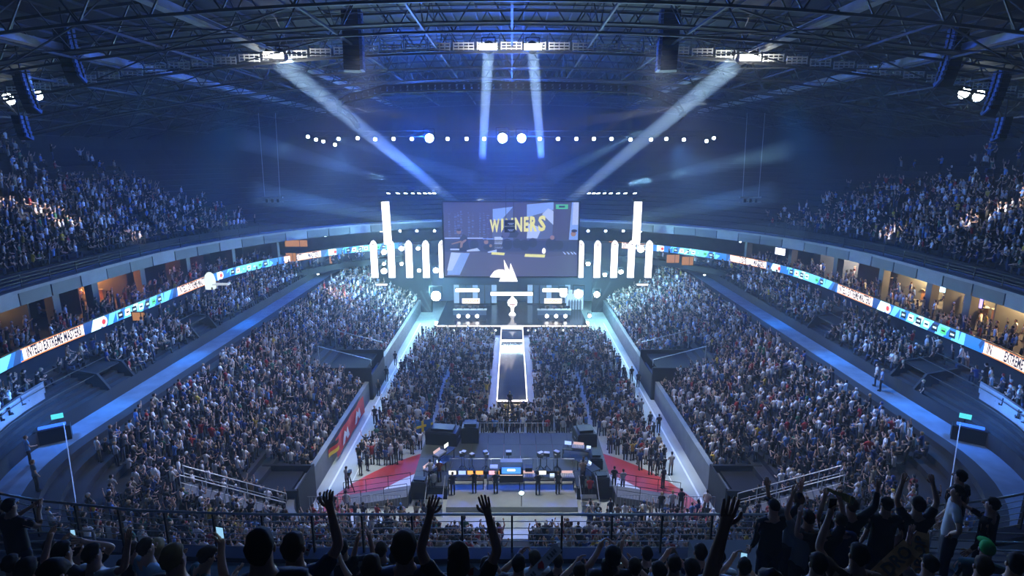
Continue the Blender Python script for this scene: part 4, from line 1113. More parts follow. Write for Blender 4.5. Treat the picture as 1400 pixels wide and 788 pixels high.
# ------------------------------------------------------------------ suites
def on(c, y, x=None):
    j = np.argmin(np.abs(c[:, 1] - y)); return c[j]
for sg, sn in SIDES:
    f = (lambda c: c) if sg < 0 else mirror
    cs, cb_ = f(C_SUITE), f(C_BACK)
    d0 = np.r_[0, np.cumsum(np.hypot(*np.diff(cs, axis=0).T))]
    wall = bpy.data.objects['wall_suites_' + sn]
    ys = [30.5, 37.5, 44.2, 48.8, 56.2, 61.5, 67.5, 73.0]
    for y in ys:
        i = int(np.argmin(np.abs(cs[:, 1] - y) + (cs[:, 0] * sg < 5) * 99))
        a, b = cs[i], cb_[i]
        mb = MB(); mb.bar((a[0], a[1], 11.65), (b[0], b[1], 11.65), .22, 3.3); mb.build('partition_wall', grey_panel, wall)
        p = f(C_BALC)[int(np.argmin(np.abs(f(C_BALC)[:, 1] - y) + (f(C_BALC)[:, 0] * sg < 5) * 99))]
        mb = MB(); mb.box(p[0] + sg * 1.0, p[1], 11.65, .7, .7, 3.3); tag(mb.build('column', grey_panel, wall), 'square grey concrete column')
    rooms = ([(48.8, 56.2, 'orange', (1.0, .35, .08), 420), (61.5, 67.5, 'red', (1.0, .30, .25), 50), (37.5, 44.2, 'amber', (1, .5, .12), 60)] if sg < 0 else
             [(37.5, 44.2, 'cream', (1.0, .62, .26), 420), (44.2, 48.8, 'cream', (1.0, .62, .26), 420), (48.8, 56.2, 'cream', (1, .66, .28), 760), (56.2, 61.5, 'brown', (1, .50, .20), 260), (61.5, 67.5, 'white', (1, .85, .72), 520)])
    for y0, y1, nm, col, pw in rooms:
        i0 = int(np.argmin(np.abs(cb_[:, 1] - y0) + (cb_[:, 0] * sg < 5) * 99)); i1 = int(np.argmin(np.abs(cb_[:, 1] - y1) + (cb_[:, 0] * sg < 5) * 99))
        m = {'orange': mat('orange_wall', (.6, .22, .06), .8, noise=.2, scale=1), 'red': red_wall, 'amber': wood, 'cream': yellow_wall, 'brown': wood, 'white': light_panel}[nm]
        mb = MB(); q = cb_ + (np.array([0, 50]) - cb_) * .006; loft(mb, q, 10.0, q, 13.2, i0, i1); o = mb.build('room_panelling', m, wall)
        mid = mix(cs[(i0 + i1) // 2], cb_[(i0 + i1) // 2], .45)
        lamp('suite_lamp_light', 'POINT', (mid[0], mid[1], 12.7), pw * 4.5, col, size=.25)
        e = empty('ceiling_lamp', (mid[0], mid[1], 13.24), label='round ceiling lamp in the %s lit suite on the %s, %.0f m from the viewer' % (nm, sn, y0) if False else 'round ceiling lamp in the %s suite%s, %s side' % (nm, ' behind the brightest front' if pw > 700 else ' nearest the viewer' if y0 < 40 else '', sn), cat='ceiling lamp')
        mb = MB(); mb.lathe([(.30, 0), (.34, -.05), (.30, -.12), (.1, -.14)], n=12); mb.build('shade', glow('suite_lamp', (1, .8, .5), 14), e)
        for t in (.25, .75):
            j = int(i0 + (i1 - i0) * t); a, b = cs[j], cb_[j]; p = mix(a, b, .55); ang = math.atan2(b[1] - a[1], b[0] - a[0])
            e = empty('counter', (p[0], p[1], 10.0), ang, label='dark bar counter, %s end of the %s suite %s, %s side' % ('near' if t < .5 else 'far', nm, {30: 'near the viewer', 37: 'nearest the viewer', 44: 'second from the viewer', 48: 'in the middle', 56: 'beyond the middle', 61: 'farthest off'}[int(y0)], sn), cat='counter', group='suite counters')
            mb = MB(); mb.box(0, 0, .5, .6, 1.8, 1.0); mb.build('body', wood, e); mb = MB(); mb.box(0, 0, 1.03, .75, 2.0, .06); mb.build('top', light_panel, e)
# wall screens in the suites
for (px, py, Y, col, lb) in ((217, 369, 61, (.6, .7, 1.0), 'bright blue-white television in the left suites'), (1152, 412, 50.5, (.4, .3, 1.0), 'violet-blue television in the brightest right suite'), (1284, 393, 52.5, (.5, .8, 1.0), 'pale blue television hanging in the brightest right suite'),
                             (1067, 344, 68, (.8, .8, 1), 'small white two-line sign on the far right suite front')):
    if px == 1152: px, py = 1331, 413
    d = ray(px, py); k = 40.0 / abs(d.x) if abs(d.x) > .6 else Y / d.y
    p = EYE + d * k
    e = empty('television', p, R(90 if px < 700 else -90) + (R(-25) if px < 700 else R(25)), label=lb, cat='television')
    mb = MB(); mb.box(0, 0, 0, 1.5, .08, .9); mb.build('case', black_metal, e); mb = MB(); mb.box(0, -.05, 0, 1.4, .02, .8); mb.build('display', glow('tv_%d' % px, col, 3), e)
# white domed chef-like lamp shape on the left suite ledge
p = at_y(285, 368, 59); e = empty('white_display', (p.x, p.y, 10.0), label='white rounded glowing display standing at the left suite front', cat='display')
mb = MB(); mb.lathe([(.5, 0), (.55, .9), (.42, 1.5), (.2, 1.75), (.05, 1.8)], n=12); mb.build('body', glow('display_white', (.8, .95, .9), 1.3), e, smooth=True); mb = MB(); mb.box(.9, 0, .5, 2.2, .7, .12); mb.build('shelf', glow('display_shelf', (.8, .9, 1), .7), e)

# ------------------------------------------------------------------ balcony railing (near end and both sides)
rail_m = mat('rail_steel', (.42, .45, .48), .35, .7)
for sg, sn in SIDES:
    c = C_BALC if sg < 0 else mirror(C_BALC)
    c = c + (np.array([0, 45]) - c) * -0.004
    base = arc_at(c, 6)
    e = empty('balcony_railing', (base.x, base.y, Z_BALC), label='long dark steel balcony railing with thin bars, %s half' % sn, cat='railing', group='balcony railings')
    B = Vector((base.x, base.y, Z_BALC))
    L0, L1 = 0.0, arc_pos(c, y=26)
    def at(s, z): q = arc_at(c, s); return (q.x - B.x, q.y - B.y, z + Z_BALC - B.z)
    step = 1.2; N = int(L1 / step)
    for h, w, nm in ((1.14, .065, 'top_rail'), (.95, .022, 'bar'), (.77, .022, 'bar'), (.59, .022, 'bar'), (.41, .022, 'bar'), (.24, .022, 'bar')):
        mb = MB(); mb.path([at(i * step / 2, h) for i in range(2 * N + 1)], w, n=6); mb.build(nm, rail_m, e)
    for i in range(N + 1):
        if i == 0 and sg > 0: continue
        a = Vector(at(i * step, 0)); b = Vector(at(i * step, 1.12)); mb = MB(); mb.bar(a, b, .045, .09); mb.build('post', black_metal, e)
    L2 = arc_pos(c, y=70); n2 = int((L2 - L1) / 2.6)
    for h in (1.05, .8, .55, .3):
        mb = MB(); mb.path([at(L1 + (L2 - L1) * i / n2, h) for i in range(n2 + 1)], .04, n=4); mb.build('far_bar', black_metal, e)
    for i in range(n2 + 1):
        mb = MB(); mb.bar(at(L1 + (L2 - L1) * i / n2, 0), at(L1 + (L2 - L1) * i / n2, 1.05), .06); mb.build('far_post', black_metal, e)
    # short guard rails in front of the upper rows
    y = 8.7; x0, x1 = sg * 7.3, sg * 12.5
    g = empty('guard_rail', (x0, y, 15.2), label='four-bar steel guard rail among the near rows on the %s' % sn, cat='railing')
    zz = 17.35 - 15.2
    for k in range(4): mb = MB(); mb.bar((0, 0, zz - .17 * k), (x1 - x0, -.3, zz - .17 * k), .035, n=6); mb.build('bar', rail_m, g)
    for k in range(4): mb = MB(); mb.bar(((x1 - x0) * k / 3, -.1 * k, -.4), ((x1 - x0) * k / 3, -.1 * k, zz), .05, n=6); mb.build('post', rail_m, g)
    # slim rail just before the first seats
mb = MB()
e = empty('front_rail', (0, 10.35, Z_BALC), label='low steel rail in front of the first upper row', cat='railing')
mb = MB(); mb.bar((-4, 0, .92), (8.5, 0, .92), .04, n=6); mb.build('bar', rail_m, e)
for k in range(6): mb = MB(); mb.bar((-4 + k * 2.5, 0, 0), (-4 + k * 2.5, 0, .92), .04, n=6); mb.build('post', rail_m, e)

# ------------------------------------------------------------------ rink level exits, near corner tunnels, stairs, portals
for sg, sn in SIDES:
    # mid exit
    o = bpy.data.objects['terrace_lower_' + sn]
    for nm, (x0, x1, y0, y1), lb in (('exit_tunnel', (13.9, 19.0, 53.0, 58.4), 'dark tunnel mouth in the middle of the lower %s stand' % sn), ('exit_tunnel', (14.0, 17.6, 33.2, 36.3), 'dark tunnel block in the near corner of the lower %s stand' % sn)):
        e = empty(nm, (sg * (x0 + x1) / 2, (y0 + y1) / 2, 0), label=lb, cat='tunnel')
        hw_, hl = (x1 - x0) / 2, (y1 - y0) / 2
        th_ = 3.4 if y0 > 50 else 2.5
        mb = MB(); mb.box(0, -hl, th_ / 2, 2 * hw_, .2, th_); mb.build('side_wall', black_cloth, e)
        mb = MB(); mb.box(0, hl, th_ / 2, 2 * hw_, .2, th_); mb.build('side_wall', black_cloth, e)
        mb = MB(); mb.box(sg * .3, 0, th_ - .5, 2 * hw_ - .8, 2 * hl, .15); mb.build('roof_slab', black_cloth, e)
        mb = MB()
        mb.box(-sg * hw_, 0, 1.3, .1, 2 * hl, 2.6); mb.build('curtain', black_cloth, e)
        for yy_ in ((-hl, hl) if y0 > 50 else ()):
            mb = MB(); mb.bar((-sg * hw_, yy_, 4.2), (sg * hw_, yy_, 5.6), .06); mb.bar((-sg * hw_, yy_, 3.6), (-sg * hw_, yy_, 4.2), .06); mb.bar((sg * hw_, yy_, 3.6), (sg * hw_, yy_, 5.6), .06); mb.build('hand_rail', rail_m, e)
    # steep stair with pale handrails in the near corner
    a = Vector((sg * 14.4, 32.3, 1.4)); b = Vector((sg * 19.6, 30.4, 4.5))
    e = empty('corner_stair', a, label='steep stair with pale steel handrails in the near %s corner of the lower stand' % sn, cat='stair')
    d = b - a; n_ = Vector((-d.y, d.x, 0)).normalized()
    for k in range(16):
        t = (k + .5) / 16; p = d * t; mb = MB(); mb.box(p.x, p.y, p.z - .05, .33, 1.1, .16, math.atan2(d.y, d.x)); mb.build('step', concrete, e)
    for s2 in (-.55, .55):
        mb = MB(); mb.bar(n_ * s2 + Vector((0, 0, 1.1)), d + n_ * s2 + Vector((0, 0, 1.1)), .07, n=6); mb.bar(n_ * s2 + Vector((0, 0, .6)), d + n_ * s2 + Vector((0, 0, .6)), .04, n=6)
        for k in range(6): p = d * (k / 5) + n_ * s2; mb.bar(p, p + Vector((0, 0, 1.1)), .05, n=6)
        mb.build('hand_rail', mat('pale_rail', (.6, .62, .64), .4, .3), e)
    # portals above the gangway
    for i, (y0, y1) in enumerate(PORTALS + [(64.0, 67.6)]):
        e = empty('gangway_portal', (sg * 30.0, (y0 + y1) / 2, Z_GANG), label='%s portal block above the %s gangway, %s' % (('dark', 'dark', 'pale-edged')[i], sn, ('nearest the viewer', 'middle one', 'farthest one')[i]), cat='portal')
        hl = (y1 - y0) / 2; m = (concrete_dark, concrete_dark, light_panel)[i]
        for yy_ in (-hl, hl):
            mb = MB(); mb.add([(-sg * 1.6, yy_, 0), (sg * 2.2, yy_, 0), (sg * 2.2, yy_, 2.5), (sg * -.8, yy_, 1.9), (-sg * 1.6, yy_, .7)] + [(-sg * 1.6, yy_ + .2, 0), (sg * 2.2, yy_ + .2, 0), (sg * 2.2, yy_ + .2, 2.5), (sg * -.8, yy_ + .2, 1.9), (-sg * 1.6, yy_ + .2, .7)],
                              [(0, 1, 2, 3, 4), (9, 8, 7, 6, 5), (0, 5, 6, 1), (1, 6, 7, 2), (2, 7, 8, 3), (3, 8, 9, 4), (4, 9, 5, 0)]); mb.build('side_wall', m, e)
        mb = MB(); mb.box(sg * .8, 0, 1.85, 2.8, 2 * hl, .12, 0, 0); mb.build('lid', black_cloth if i < 2 else concrete_dark, e)
        mb = MB(); mb.box(sg * 2.1, 0, 1.1, .1, 2 * hl, 2.2); mb.build('back_curtain', black_cloth, e)
    # handrail bounding the crowd at the near gangway end
    a = Vector((sg * 27.2, 31.8, 7.0)); b = Vector((sg * 20.6, 23.8, 4.6))
    e = empty('aisle_rail', a, label='slanting pale handrail beside the empty blue-lit steps on the %s' % sn, cat='railing')
    for h in (1.0, .6): mb = MB(); mb.bar(Vector((0, 0, h)), b - a + Vector((0, 0, h)), .05, n=6); mb.build('bar', MATS['pale_rail'], e)
    for k in range(6): mb = MB(); p = (b - a) * k / 5; mb.bar(p, p + Vector((0, 0, 1)), .05, n=6); mb.build('post', MATS['pale_rail'], e)
    # blue lit kiosk screens in the corner
    p = at_z(72 if sg < 0 else 1326, 586, 7.7)
    e = empty('kiosk', (p.x, p.y, Z_GANG), R(-35 * sg), label='control kiosk with glowing blue and teal screens on the near %s gangway' % sn, cat='kiosk')
    mb = MB(); mb.box(0, 0, .45, 1.7, .7, .9); mb.build('body', black_metal, e)
    mb = MB(); mb.box(0, -.1, 1.0, 1.3, .4, .16, 0, -.3); mb.build('blue_screen', glow('kiosk_blue', (.03, .15, 1), 2.0), e)
    mb = MB(); mb.box(-.2 * sg, 1.1, 1.1, .6, .08, .3); mb.build('teal_screen', glow('kiosk_teal', (.1, .8, .8), 1.2), e)
    mb = MB(); mb.bar((-.2 * sg, 1.12, 0), (-.2 * sg, 1.12, 1.1), .07); mb.build('screen_stand', black_metal, e)
    lamp('kiosk_light', 'POINT', (p.x, p.y + .3, 9.4), 700, (.05, .25, 1), size=.2)
    # low safety rails of the middle rows
    for q, kk in enumerate((2, 4, 6)):
        c, z = ROWS['mid', sg][kk]; e = empty('row_rail', (sg * 31, 45, z), label='thin rail along the middle rows of the %s side, %s one' % (sn, ('lowest', 'middle', 'highest')[q]), cat='railing')
        d_ = np.r_[0, np.cumsum(np.hypot(*np.diff(c, axis=0).T))]
        mb = MB(); s0, s1 = s_at_y(c, 26), s_at_y(c, 72); n_ = 24
        pts = [arc_at(c, s0 + (s1 - s0) * i / n_) + Vector((-sg * 31, -45, .85)) for i in range(n_ + 1)]
        mb.path(pts, .045, n=4); mb.build('bar', roof_steel, e)
# hall-side wall lights on the far side of the hall: small white spots
for (x, y, Y) in ((337, 308, 80), (445, 323, 85), (372, 374, 72), (435, 375, 74), (962, 302, 85), (1012, 331, 80), (963, 376, 74), (1062, 310, 78), (503, 309, 92), (895, 310, 92)):
    p = at_y(x, y, Y); e = empty('exit_light', p, label='tiny white light on the dark far stand %s of the screen, %s' % ('left' if x < 700 else 'right', 'upper tier height' if y < 335 else 'lower stand height'), cat='small light', group='tiny lights on the far stands')
    mb = MB(); mb.box(0, 0, 0, .35, .12, .2); mb.build('housing', black_metal, e); mb = MB(); mb.box(0, -.08, 0, .28, .05, .14); mb.build('lens', glow('tiny_light', (.85, .95, 1), 8), e)

# ------------------------------------------------------------------ banner and flags on the rink wall
e = empty('red_banner', (-14.0, 45.3, .3), label='long red banner with two white emblems draped on the left rink wall', cat='banner')
mb = MB(); n = 12
for k in range(n):
    y0, y1 = -4.2 + 8.4 * k / n, -4.2 + 8.4 * (k + 1) / n; b0, b1 = .04 * math.sin(k * 1.7), .04 * math.sin((k + 1) * 1.7)
    mb.quad((.12 + b0, y0, 0), (.12 + b1, y1, 0), (.06 + b1, y1, 1.65), (.06 + b0, y0, 1.65))
mb.build('cloth', mat('banner_red', (.55, .03, .03), .8, noise=.15, scale=1.5), e)
for k, yc in enumerate((-1.9, 1.8)):
    mb = MB(); mb.add([(.19, yc - 1.0, .35), (.19, yc - .4, .30), (.19, yc, .8), (.19, yc + .4, .30), (.19, yc + 1.0, .38), (.19, yc + .55, 1.35), (.19, yc + .15, 1.0), (.19, yc - .3, 1.38), (.19, yc - .7, .9)], [(0, 1, 2, 6, 7, 8), (2, 3, 4, 5, 6)])
    mb.build('white_emblem', mat('banner_white', (.7, .7, .7), .8), e)
def flag(p, cols, vert, label, w=1.3, h=.85, rz=0.0):
    e = empty('flag', p, rz, label=label, cat='flag')
    for i, c in enumerate(cols):
        mb = MB(); n = 5
        for k in range(n):
            x0, x1 = -w / 2 + w * k / n, -w / 2 + w * (k + 1) / n; y0, y1 = .06 * math.sin(k * 1.3), .06 * math.sin((k + 1) * 1.3)
            z0, z1 = h * (1 - (i + 1) / len(cols)), h * (1 - i / len(cols))
            mb.quad((x0, y0, z0), (x1, y1, z0), (x1, y1, z1), (x0, y0, z1))
        mb.build('stripe', mat('flag_%.2f_%.2f_%.2f' % c, c, .8), e)
    return e
flag((-13.95, 40.6, 1.0), [(.02, .02, .02), (.55, .03, .02), (.75, .5, .03)], False, 'small black, red and yellow flag at the near end of the red banner', 1.5, .95, R(75))
e = flag((-7.1, 42.6, 1.9), [(.02, .12, .45)] * 3, False, 'blue and yellow cross flag waved at the left rear of the production platform', 1.5, .95, R(35))
mb = MB(); mb.box(-.2, -.02, .47, .2, .03, .97); mb.box(0, -.02, .47, 1.5, .03, .2); mb.build('yellow_cross', mat('flag_yellow', (.7, .55, .05), .8), e)

# ------------------------------------------------------------------ production platform on the floor
fp = empty('production_platform', (0, 39.5, 0), label='grey production platform with black skirts in the middle of the near floor', cat='platform')
deck_m = mat('platform_deck', (.05, .06, .053), .7, noise=.15, scale=1.2)
for i in range(-5, 6):
    for j in range(4):
        if j == 0 and abs(i) < 4: continue
        mb = MB(); mb.box(i * 1.3, -2.6 + 2.0 * j + .1, .97, 1.28, 1.98, .06); mb.build('deck_plate', deck_m, fp)
for x0, x1, y0, y1 in ((-7.15, -7.1, -4.4, 4.5), (7.1, 7.15, -4.4, 4.5), (-7.1, -4.6, -3.55, -3.5), (4.6, 7.1, -3.55, -3.5), (-4.6, 4.6, -1.5, -1.45), (-7.1, 7.1, 4.45, 4.5)):
    mb = MB(); mb.box((x0 + x1) / 2, (y0 + y1) / 2, .47, x1 - x0, y1 - y0 if y1 - y0 < 1 else y1 - y0 - .6, .94); mb.build('skirt', black_cloth, fp)
mb = MB(); mb.box(0, -3.3, .2, 9.0, 3.5, .4); mb.build('lower_deck', mat('lower_deck_pale', (.45, .46, .45), .6, noise=.1, scale=1), fp)
for s in (-1, 1):
    for k in range(3): mb = MB(); mb.box(s * 5.3, -5.3 + k * .45, .2 + k * .28, 1.1, .42, .1); mb.build('step', steel, fp)
    mb = MB()
    for s2 in (-.6, .6): mb.bar((s * 5.3 + s2, -5.6, .9), (s * 5.3 + s2, -3.6, 1.9), .05, n=6); mb.bar((s * 5.3 + s2, -5.6, 0), (s * 5.3 + s2, -5.6, .9), .05, n=6); mb.bar((s * 5.3 + s2, -3.6, .9), (s * 5.3 + s2, -3.6, 1.9), .05, n=6)
    tag(mb.build('stair_rails', MATS['pale_rail'], fp), kind='stuff')
mb = MB(); mb.bar((-4.6, -1.4, 1.95), (4.6, -1.4, 1.95), .05, n=6)
for k in range(7): mb.bar((-4.6 + k * 9.2 / 6, -1.4, 1), (-4.6 + k * 9.2 / 6, -1.4, 1.95), .04, n=6)
mb.build('front_rail', rail_m, fp)
mb = MB(); mb.bar((-3, 4.3, 2.0), (3, 4.3, 2.0), .05, n=6)
for k in range(7): mb.bar((-3 + k, 4.3, 1), (-3 + k, 4.3, 2.0), .04, n=6)
mb.build('rear_rail', rail_m, fp)
def local(px, py, z=1.0):
    return at_z(px, py, z)
# central console
p = local(699, 659); e = empty('control_console', p, label='large black control console with a bright blue screen at the platform centre', cat='console')
mb = MB(); mb.box(0, .3, .55, 1.7, .9, 1.1); mb.build('body', black_metal, e); mb = MB(); mb.box(0, .25, 1.32, 1.55, .5, .45); mb.build('hood', mat('grey_hood', (.22, .24, .26), .5), e)
mb = MB(); mb.box(0, -.2, 1.0, 1.35, .08, .42, 0, -.35); mb.build('screen', glow('console_blue', (.05, .22, 1.0), 2.2), e)
mb = MB(); mb.box(0, -.27, 1.08, .55, .06, .12, 0, -.35); mb.build('screen_text', glow('console_white', (.9, .9, 1), 2.5), e)
mb = MB(); mb.box(0, -.5, .82, 1.6, .03, .03); mb.build('front_edge_light', glow('console_edge', (.9, .7, .6), 1.6), e)
mb = MB(); mb.box(-1.25, .3, 1.0, .55, .5, .08); mb.build('left_wing', white_plastic, e); mb = MB(); mb.box(1.25, .3, .9, .5, .5, .3); mb.build('right_wing', black_metal, e)
lamp('console_light', 'POINT', p + Vector((0, -.8, 1.5)), 12, (.2, .4, 1), size=.1)
# lamp heads on tripods
TR = [(645, 640, 'left rear corner'), (748, 640, 'right rear corner'), (662, 656, 'left of the console'), (741, 655, 'right of the console'), (628, 655, 'far left of the console'), (764, 654, 'far right of the console'), (663, 669, 'left of centre, second row'),
      (742, 674, 'right of centre, second row'), (628, 678, 'left front'), (767, 674, 'right front'), (770, 688, 'right front edge'), (695, 688, 'centre front')]
for k, (x, y, w) in enumerate(TR):
    p = local(x, y + 9)
    if p.y < 38.2: p.y = 38.2
    e = empty('tripod_light', (p.x, p.y, 1.0), R(k * 37 % 90 - 45), label='small lamp on a thin black stand, %s of the platform' % w, cat='light stand', group='light stands on the platform')
    h = 1.05 + .1 * (k % 3)
    for a in (0, 120, 240):
        mb = MB(); mb.bar((0, 0, .35), (.32 * math.cos(R(a)), .32 * math.sin(R(a)), .01), .03); mb.build('leg', black_metal, e)
    mb = MB(); mb.bar((0, 0, .3), (0, 0, h), .04, n=6); mb.build('pole', black_metal, e)
    mb = MB(); mb.box(0, 0, h + .12, .42 if k % 2 else .3, .3, .24); mb.build('head', mat('stand_grey', (.16, .18, .19), .5), e)
    mb = MB(); mb.box(0, -.02, h + .27, .40 if k % 2 else .28, .28, .05); mb.build('reflector', white_plastic, e)
p = at_z(713, 676, 1.9); e = empty('work_light', p, label='small starry bright work light at the front rail of the platform', cat='work light')
mb = MB(); mb.lathe([(.05, 0), (.14, .05), (.14, .12), (.05, .16)], n=10); mb.build('lens', glow('work_light', (.7, 1, 1), 22), e); mb = MB(); mb.bar((0, 0, -.9), (0, 0, 0), .04); mb.build('pole', black_metal, e)
lamp('work_light_lamp', 'POINT', p + Vector((0, 0, .3)), 25, (.7, 1, 1), size=.08)
# desks
def desk(x, y, z, w, rz, label, items, cat='desk'):
    e = empty('crew_desk', (x, y, z), rz, label=label, cat=cat)
    mb = MB(); mb.box(0, 0, .74, w, .8, .05); mb.build('tabletop', black_metal, e)
    for sx in (-1, 1):
        for sy in (-1, 1): mb = MB(); mb.box(sx * (w / 2 - .06), sy * .34, .36, .05, .05, .72); mb.build('leg', black_metal, e)
    c, s = math.cos(rz), math.sin(rz)
    for k, (dx, kind, lb) in enumerate(items):
        X, Y = x + dx * c - .1 * s, y + dx * s + .1 * c
        if kind == 'laptop':
            q = empty('laptop', (X, Y, z + .765), rz, label=lb, cat='laptop')
            mb = MB(); mb.box(0, -.12, .012, .36, .25, .02); mb.build('base', steel, q); mb = MB(); mb.box(0, .03, .13, .36, .015, .24, 0, -.2); mb.build('lid', black_metal, q)
            mb = MB(); mb.box(0, .015, .13, .33, .012, .21, 0, -.2); mb.build('display', glow('laptop_glow', (.6, .75, 1), 1.6), q)
        elif kind == 'monitor':
            q = empty('monitor', (X, Y, z + .765), rz, label=lb, cat='monitor')
            mb = MB(); mb.box(0, .05, .30, .56, .04, .34); mb.build('case', black_metal, q); mb = MB(); mb.box(0, .02, .30, .52, .02, .30)
            mb.build('display', glow('mon_%s' % ('orange' if 'orange' in lb else 'pink' if 'pink' in lb else 'white' if 'white' in lb else 'blue'), {'o': (1, .42, .10), 'p': (1, .45, .55), 'w': (.9, .9, .8), 'b': (.35, .5, 1)}[('o' if 'orange' in lb else 'p' if 'pink' in lb else 'w' if 'white' in lb else 'b')], 1.7), q)
            mb = MB(); mb.box(0, .05, .06, .06, .05, .12); mb.box(0, .05, .01, .24, .18, .02); mb.build('stand', black_metal, q)
        else:
            q = empty('mixing_console', (X, Y, z + .765), rz, label=lb, cat='mixing console')
            mb = MB(); mb.box(0, 0, .06, .95, .55, .12, 0, .12); mb.build('body', mat('console_grey', (.35, .36, .38), .5), q)
            mb = MB()
            for a in range(7): mb.box(-.4 + a * .13, -.05, .15, .05, .36, .04, 0, .12)
            tag(mb.build('faders', white_plastic, q), kind='stuff')
            mb = MB(); mb.box(0, .25, .22, .8, .03, .2, 0, -.3); mb.build('display', glow('desk_rose', (.9, .6, .6), 1.0), q)
YD, ZD = 36.9, .4
desk(-3.3, YD, ZD, 2.6, 0, 'black crew desk at the left of the lower production deck', [(-1.0, 'monitor', 'pale white monitor on the left crew desk'), (-.3, 'monitor', 'blue monitor on the left crew desk'), (.35, 'monitor', 'orange glowing monitor on the left crew desk, left one'), (.95, 'monitor', 'orange glowing monitor on the left crew desk, right one')])
desk(-.6, YD, ZD, 2.4, 0, 'black crew desk at the centre of the lower production deck', [(-.8, 'monitor', 'pink monitor on the centre crew desk'), (-.1, 'monitor', 'orange monitor on the centre crew desk'), (.7, 'mixing', 'mixing console on the centre crew desk')])
desk(2.1, YD, ZD, 2.6, 0, 'black crew desk right of centre on the lower production deck', [(-.9, 'mixing', 'mixing console on the right crew desk'), (.1, 'monitor', 'small white monitor on the right crew desk'), (.8, 'laptop', 'laptop on the right crew desk')])
desk(4.0, YD, ZD, 1.0, 0, 'narrow crew desk at the right end of the lower production deck', [(0, 'mixing', 'mixing console on the narrow right desk')])
desk(-5.6, 37.4, 1.0, 1.8, R(60), 'angled equipment desk on the left wing of the platform', [(-.5, 'mixing', 'mixing console on the angled left desk'), (.5, 'laptop', 'laptop on the angled left desk')])
desk(-5.2, 39.4, 1.0, 1.8, R(60), 'rear angled desk on the left wing of the platform', [(-.4, 'mixing', 'mixing console on the rear left desk'), (.5, 'monitor', 'white monitor on the rear left desk')])
desk(5.1, 40.0, 1.0, 2.4, R(-12), 'long desk with pale equipment on the right wing of the platform', [(-.8, 'monitor', 'blue monitor on the right wing desk'), (0, 'mixing', 'mixing console on the right wing desk'), (.8, 'laptop', 'laptop on the right wing desk')])
desk(5.6, 37.6, 1.0, 1.8, R(-60), 'front angled desk on the right wing of the platform', [(0, 'laptop', 'laptop on the front right wing desk')])
# black equipment boxes
for i, (x, y, z, sx, sy, sz, lb) in enumerate(((-5.6, 42.6, 1.0, 2.6, 1.6, 1.3, 'large draped black equipment stack at the left rear of the platform'), (-3.4, 42.8, 1.0, 1.4, 1.3, 1.6, 'tall draped black equipment stack left of the rear rail'),
                                       (5.9, 42.4, 1.0, 1.6, 1.8, 1.3, 'draped black equipment stack at the right rear of the platform'), (-6.4, 35.6, 1.0, 1.1, .8, .9, 'black flight case at the left front corner of the platform'), (6.3, 39.0, 1.0, .9, 1.6, 1.0, 'black flight case on the right wing of the platform'),
                                       (6.3, 36.2, 1.0, 1.0, .9, .9, 'black flight case at the right front corner of the platform'))):
    e = empty('flight_case', (x, y, z), R(8 * (i % 3) - 8), label=lb, cat='equipment case')
    mb = MB(); mb.box(0, 0, sz * .38, sx, sy, sz * .76); mb.build('body', black_cloth if i < 3 else black_metal, e)
    mb = MB(); mb.box(0, 0, sz * .76 + .05, sx * .94, sy * .94, .1); mb.box(0, 0, sz * .88, sx * .7, sy * .6, sz * .24); mb.build('lid', black_metal, e)
    for cx in (-1, 1): mb = MB(); mb.box(cx * sx / 2, 0, sz * .38, .04, .04 + sy * .2, .06); mb.build('handle', steel, e)
# crowd barriers across the near end of the floor
for k in range(13):
    x = -13.0 + k * 2.15
    if abs(x) < 7.6: continue
    e = empty('crowd_barrier', (x, 34.6 + (.0 if abs(x) > 9 else .2), 0), label='low steel crowd barrier across the near floor end, %s on the %s' % (('innermost', 'middle', 'outermost')[min(2, int((abs(x) - 8) / 2.1))], 'left' if x < 0 else 'right'), cat='barrier', group='steel barriers across the near floor end')
    mb = MB(); mb.bar((-1.05, 0, 1.1), (1.05, 0, 1.1), .045, n=6); mb.bar((-1.05, 0, .2), (1.05, 0, .2), .035, n=6); mb.bar((-1.05, 0, 0), (-1.05, 0, 1.1), .045, n=6); mb.bar((1.05, 0, 0), (1.05, 0, 1.1), .045, n=6); mb.build('frame', steel, e)
    mb = MB()
    for q in range(9): mb.bar((-.84 + q * .21, 0, .2), (-.84 + q * .21, 0, 1.1), .02, n=4)
    tag(mb.build('bars', steel, e), kind='stuff')
for s, sn in SIDES:     # ramps with rails beside the platform
    e = empty('access_ramp', (s * 9.6, 35.6, 0), label='pale access ramp with dark rails %s of the production platform' % sn, cat='ramp')
    mb = MB(); mb.add([(-s * 2.4, -.7, 0), (-s * 2.4, .7, 0), (-s * 2.4, .7, .9), (-s * 2.4, -.7, .9), (s * 2.4, -.7, 0), (s * 2.4, .7, 0), (s * 2.4, .7, .08), (s * 2.4, -.7, .08)], [(0, 1, 2, 3), (4, 7, 6, 5), (3, 2, 6, 7), (0, 3, 7, 4), (1, 5, 6, 2)]); mb.build('slope', concrete, e)
    for yy_ in (-.7, .7):
        mb = MB(); mb.bar((-s * 2.4, yy_, 1.9), (s * 2.4, yy_, 1.1), .05, n=6); mb.bar((-s * 2.4, yy_, 1.45), (s * 2.4, yy_, .65), .03, n=6)
        for k in range(4): t = k / 3; x = -s * 2.4 + s * 4.8 * t; mb.bar((x, yy_, .9 - .8 * t), (x, yy_, 1.9 - .8 * t), .04, n=6)
        mb.build('hand_rail', black_metal, e)

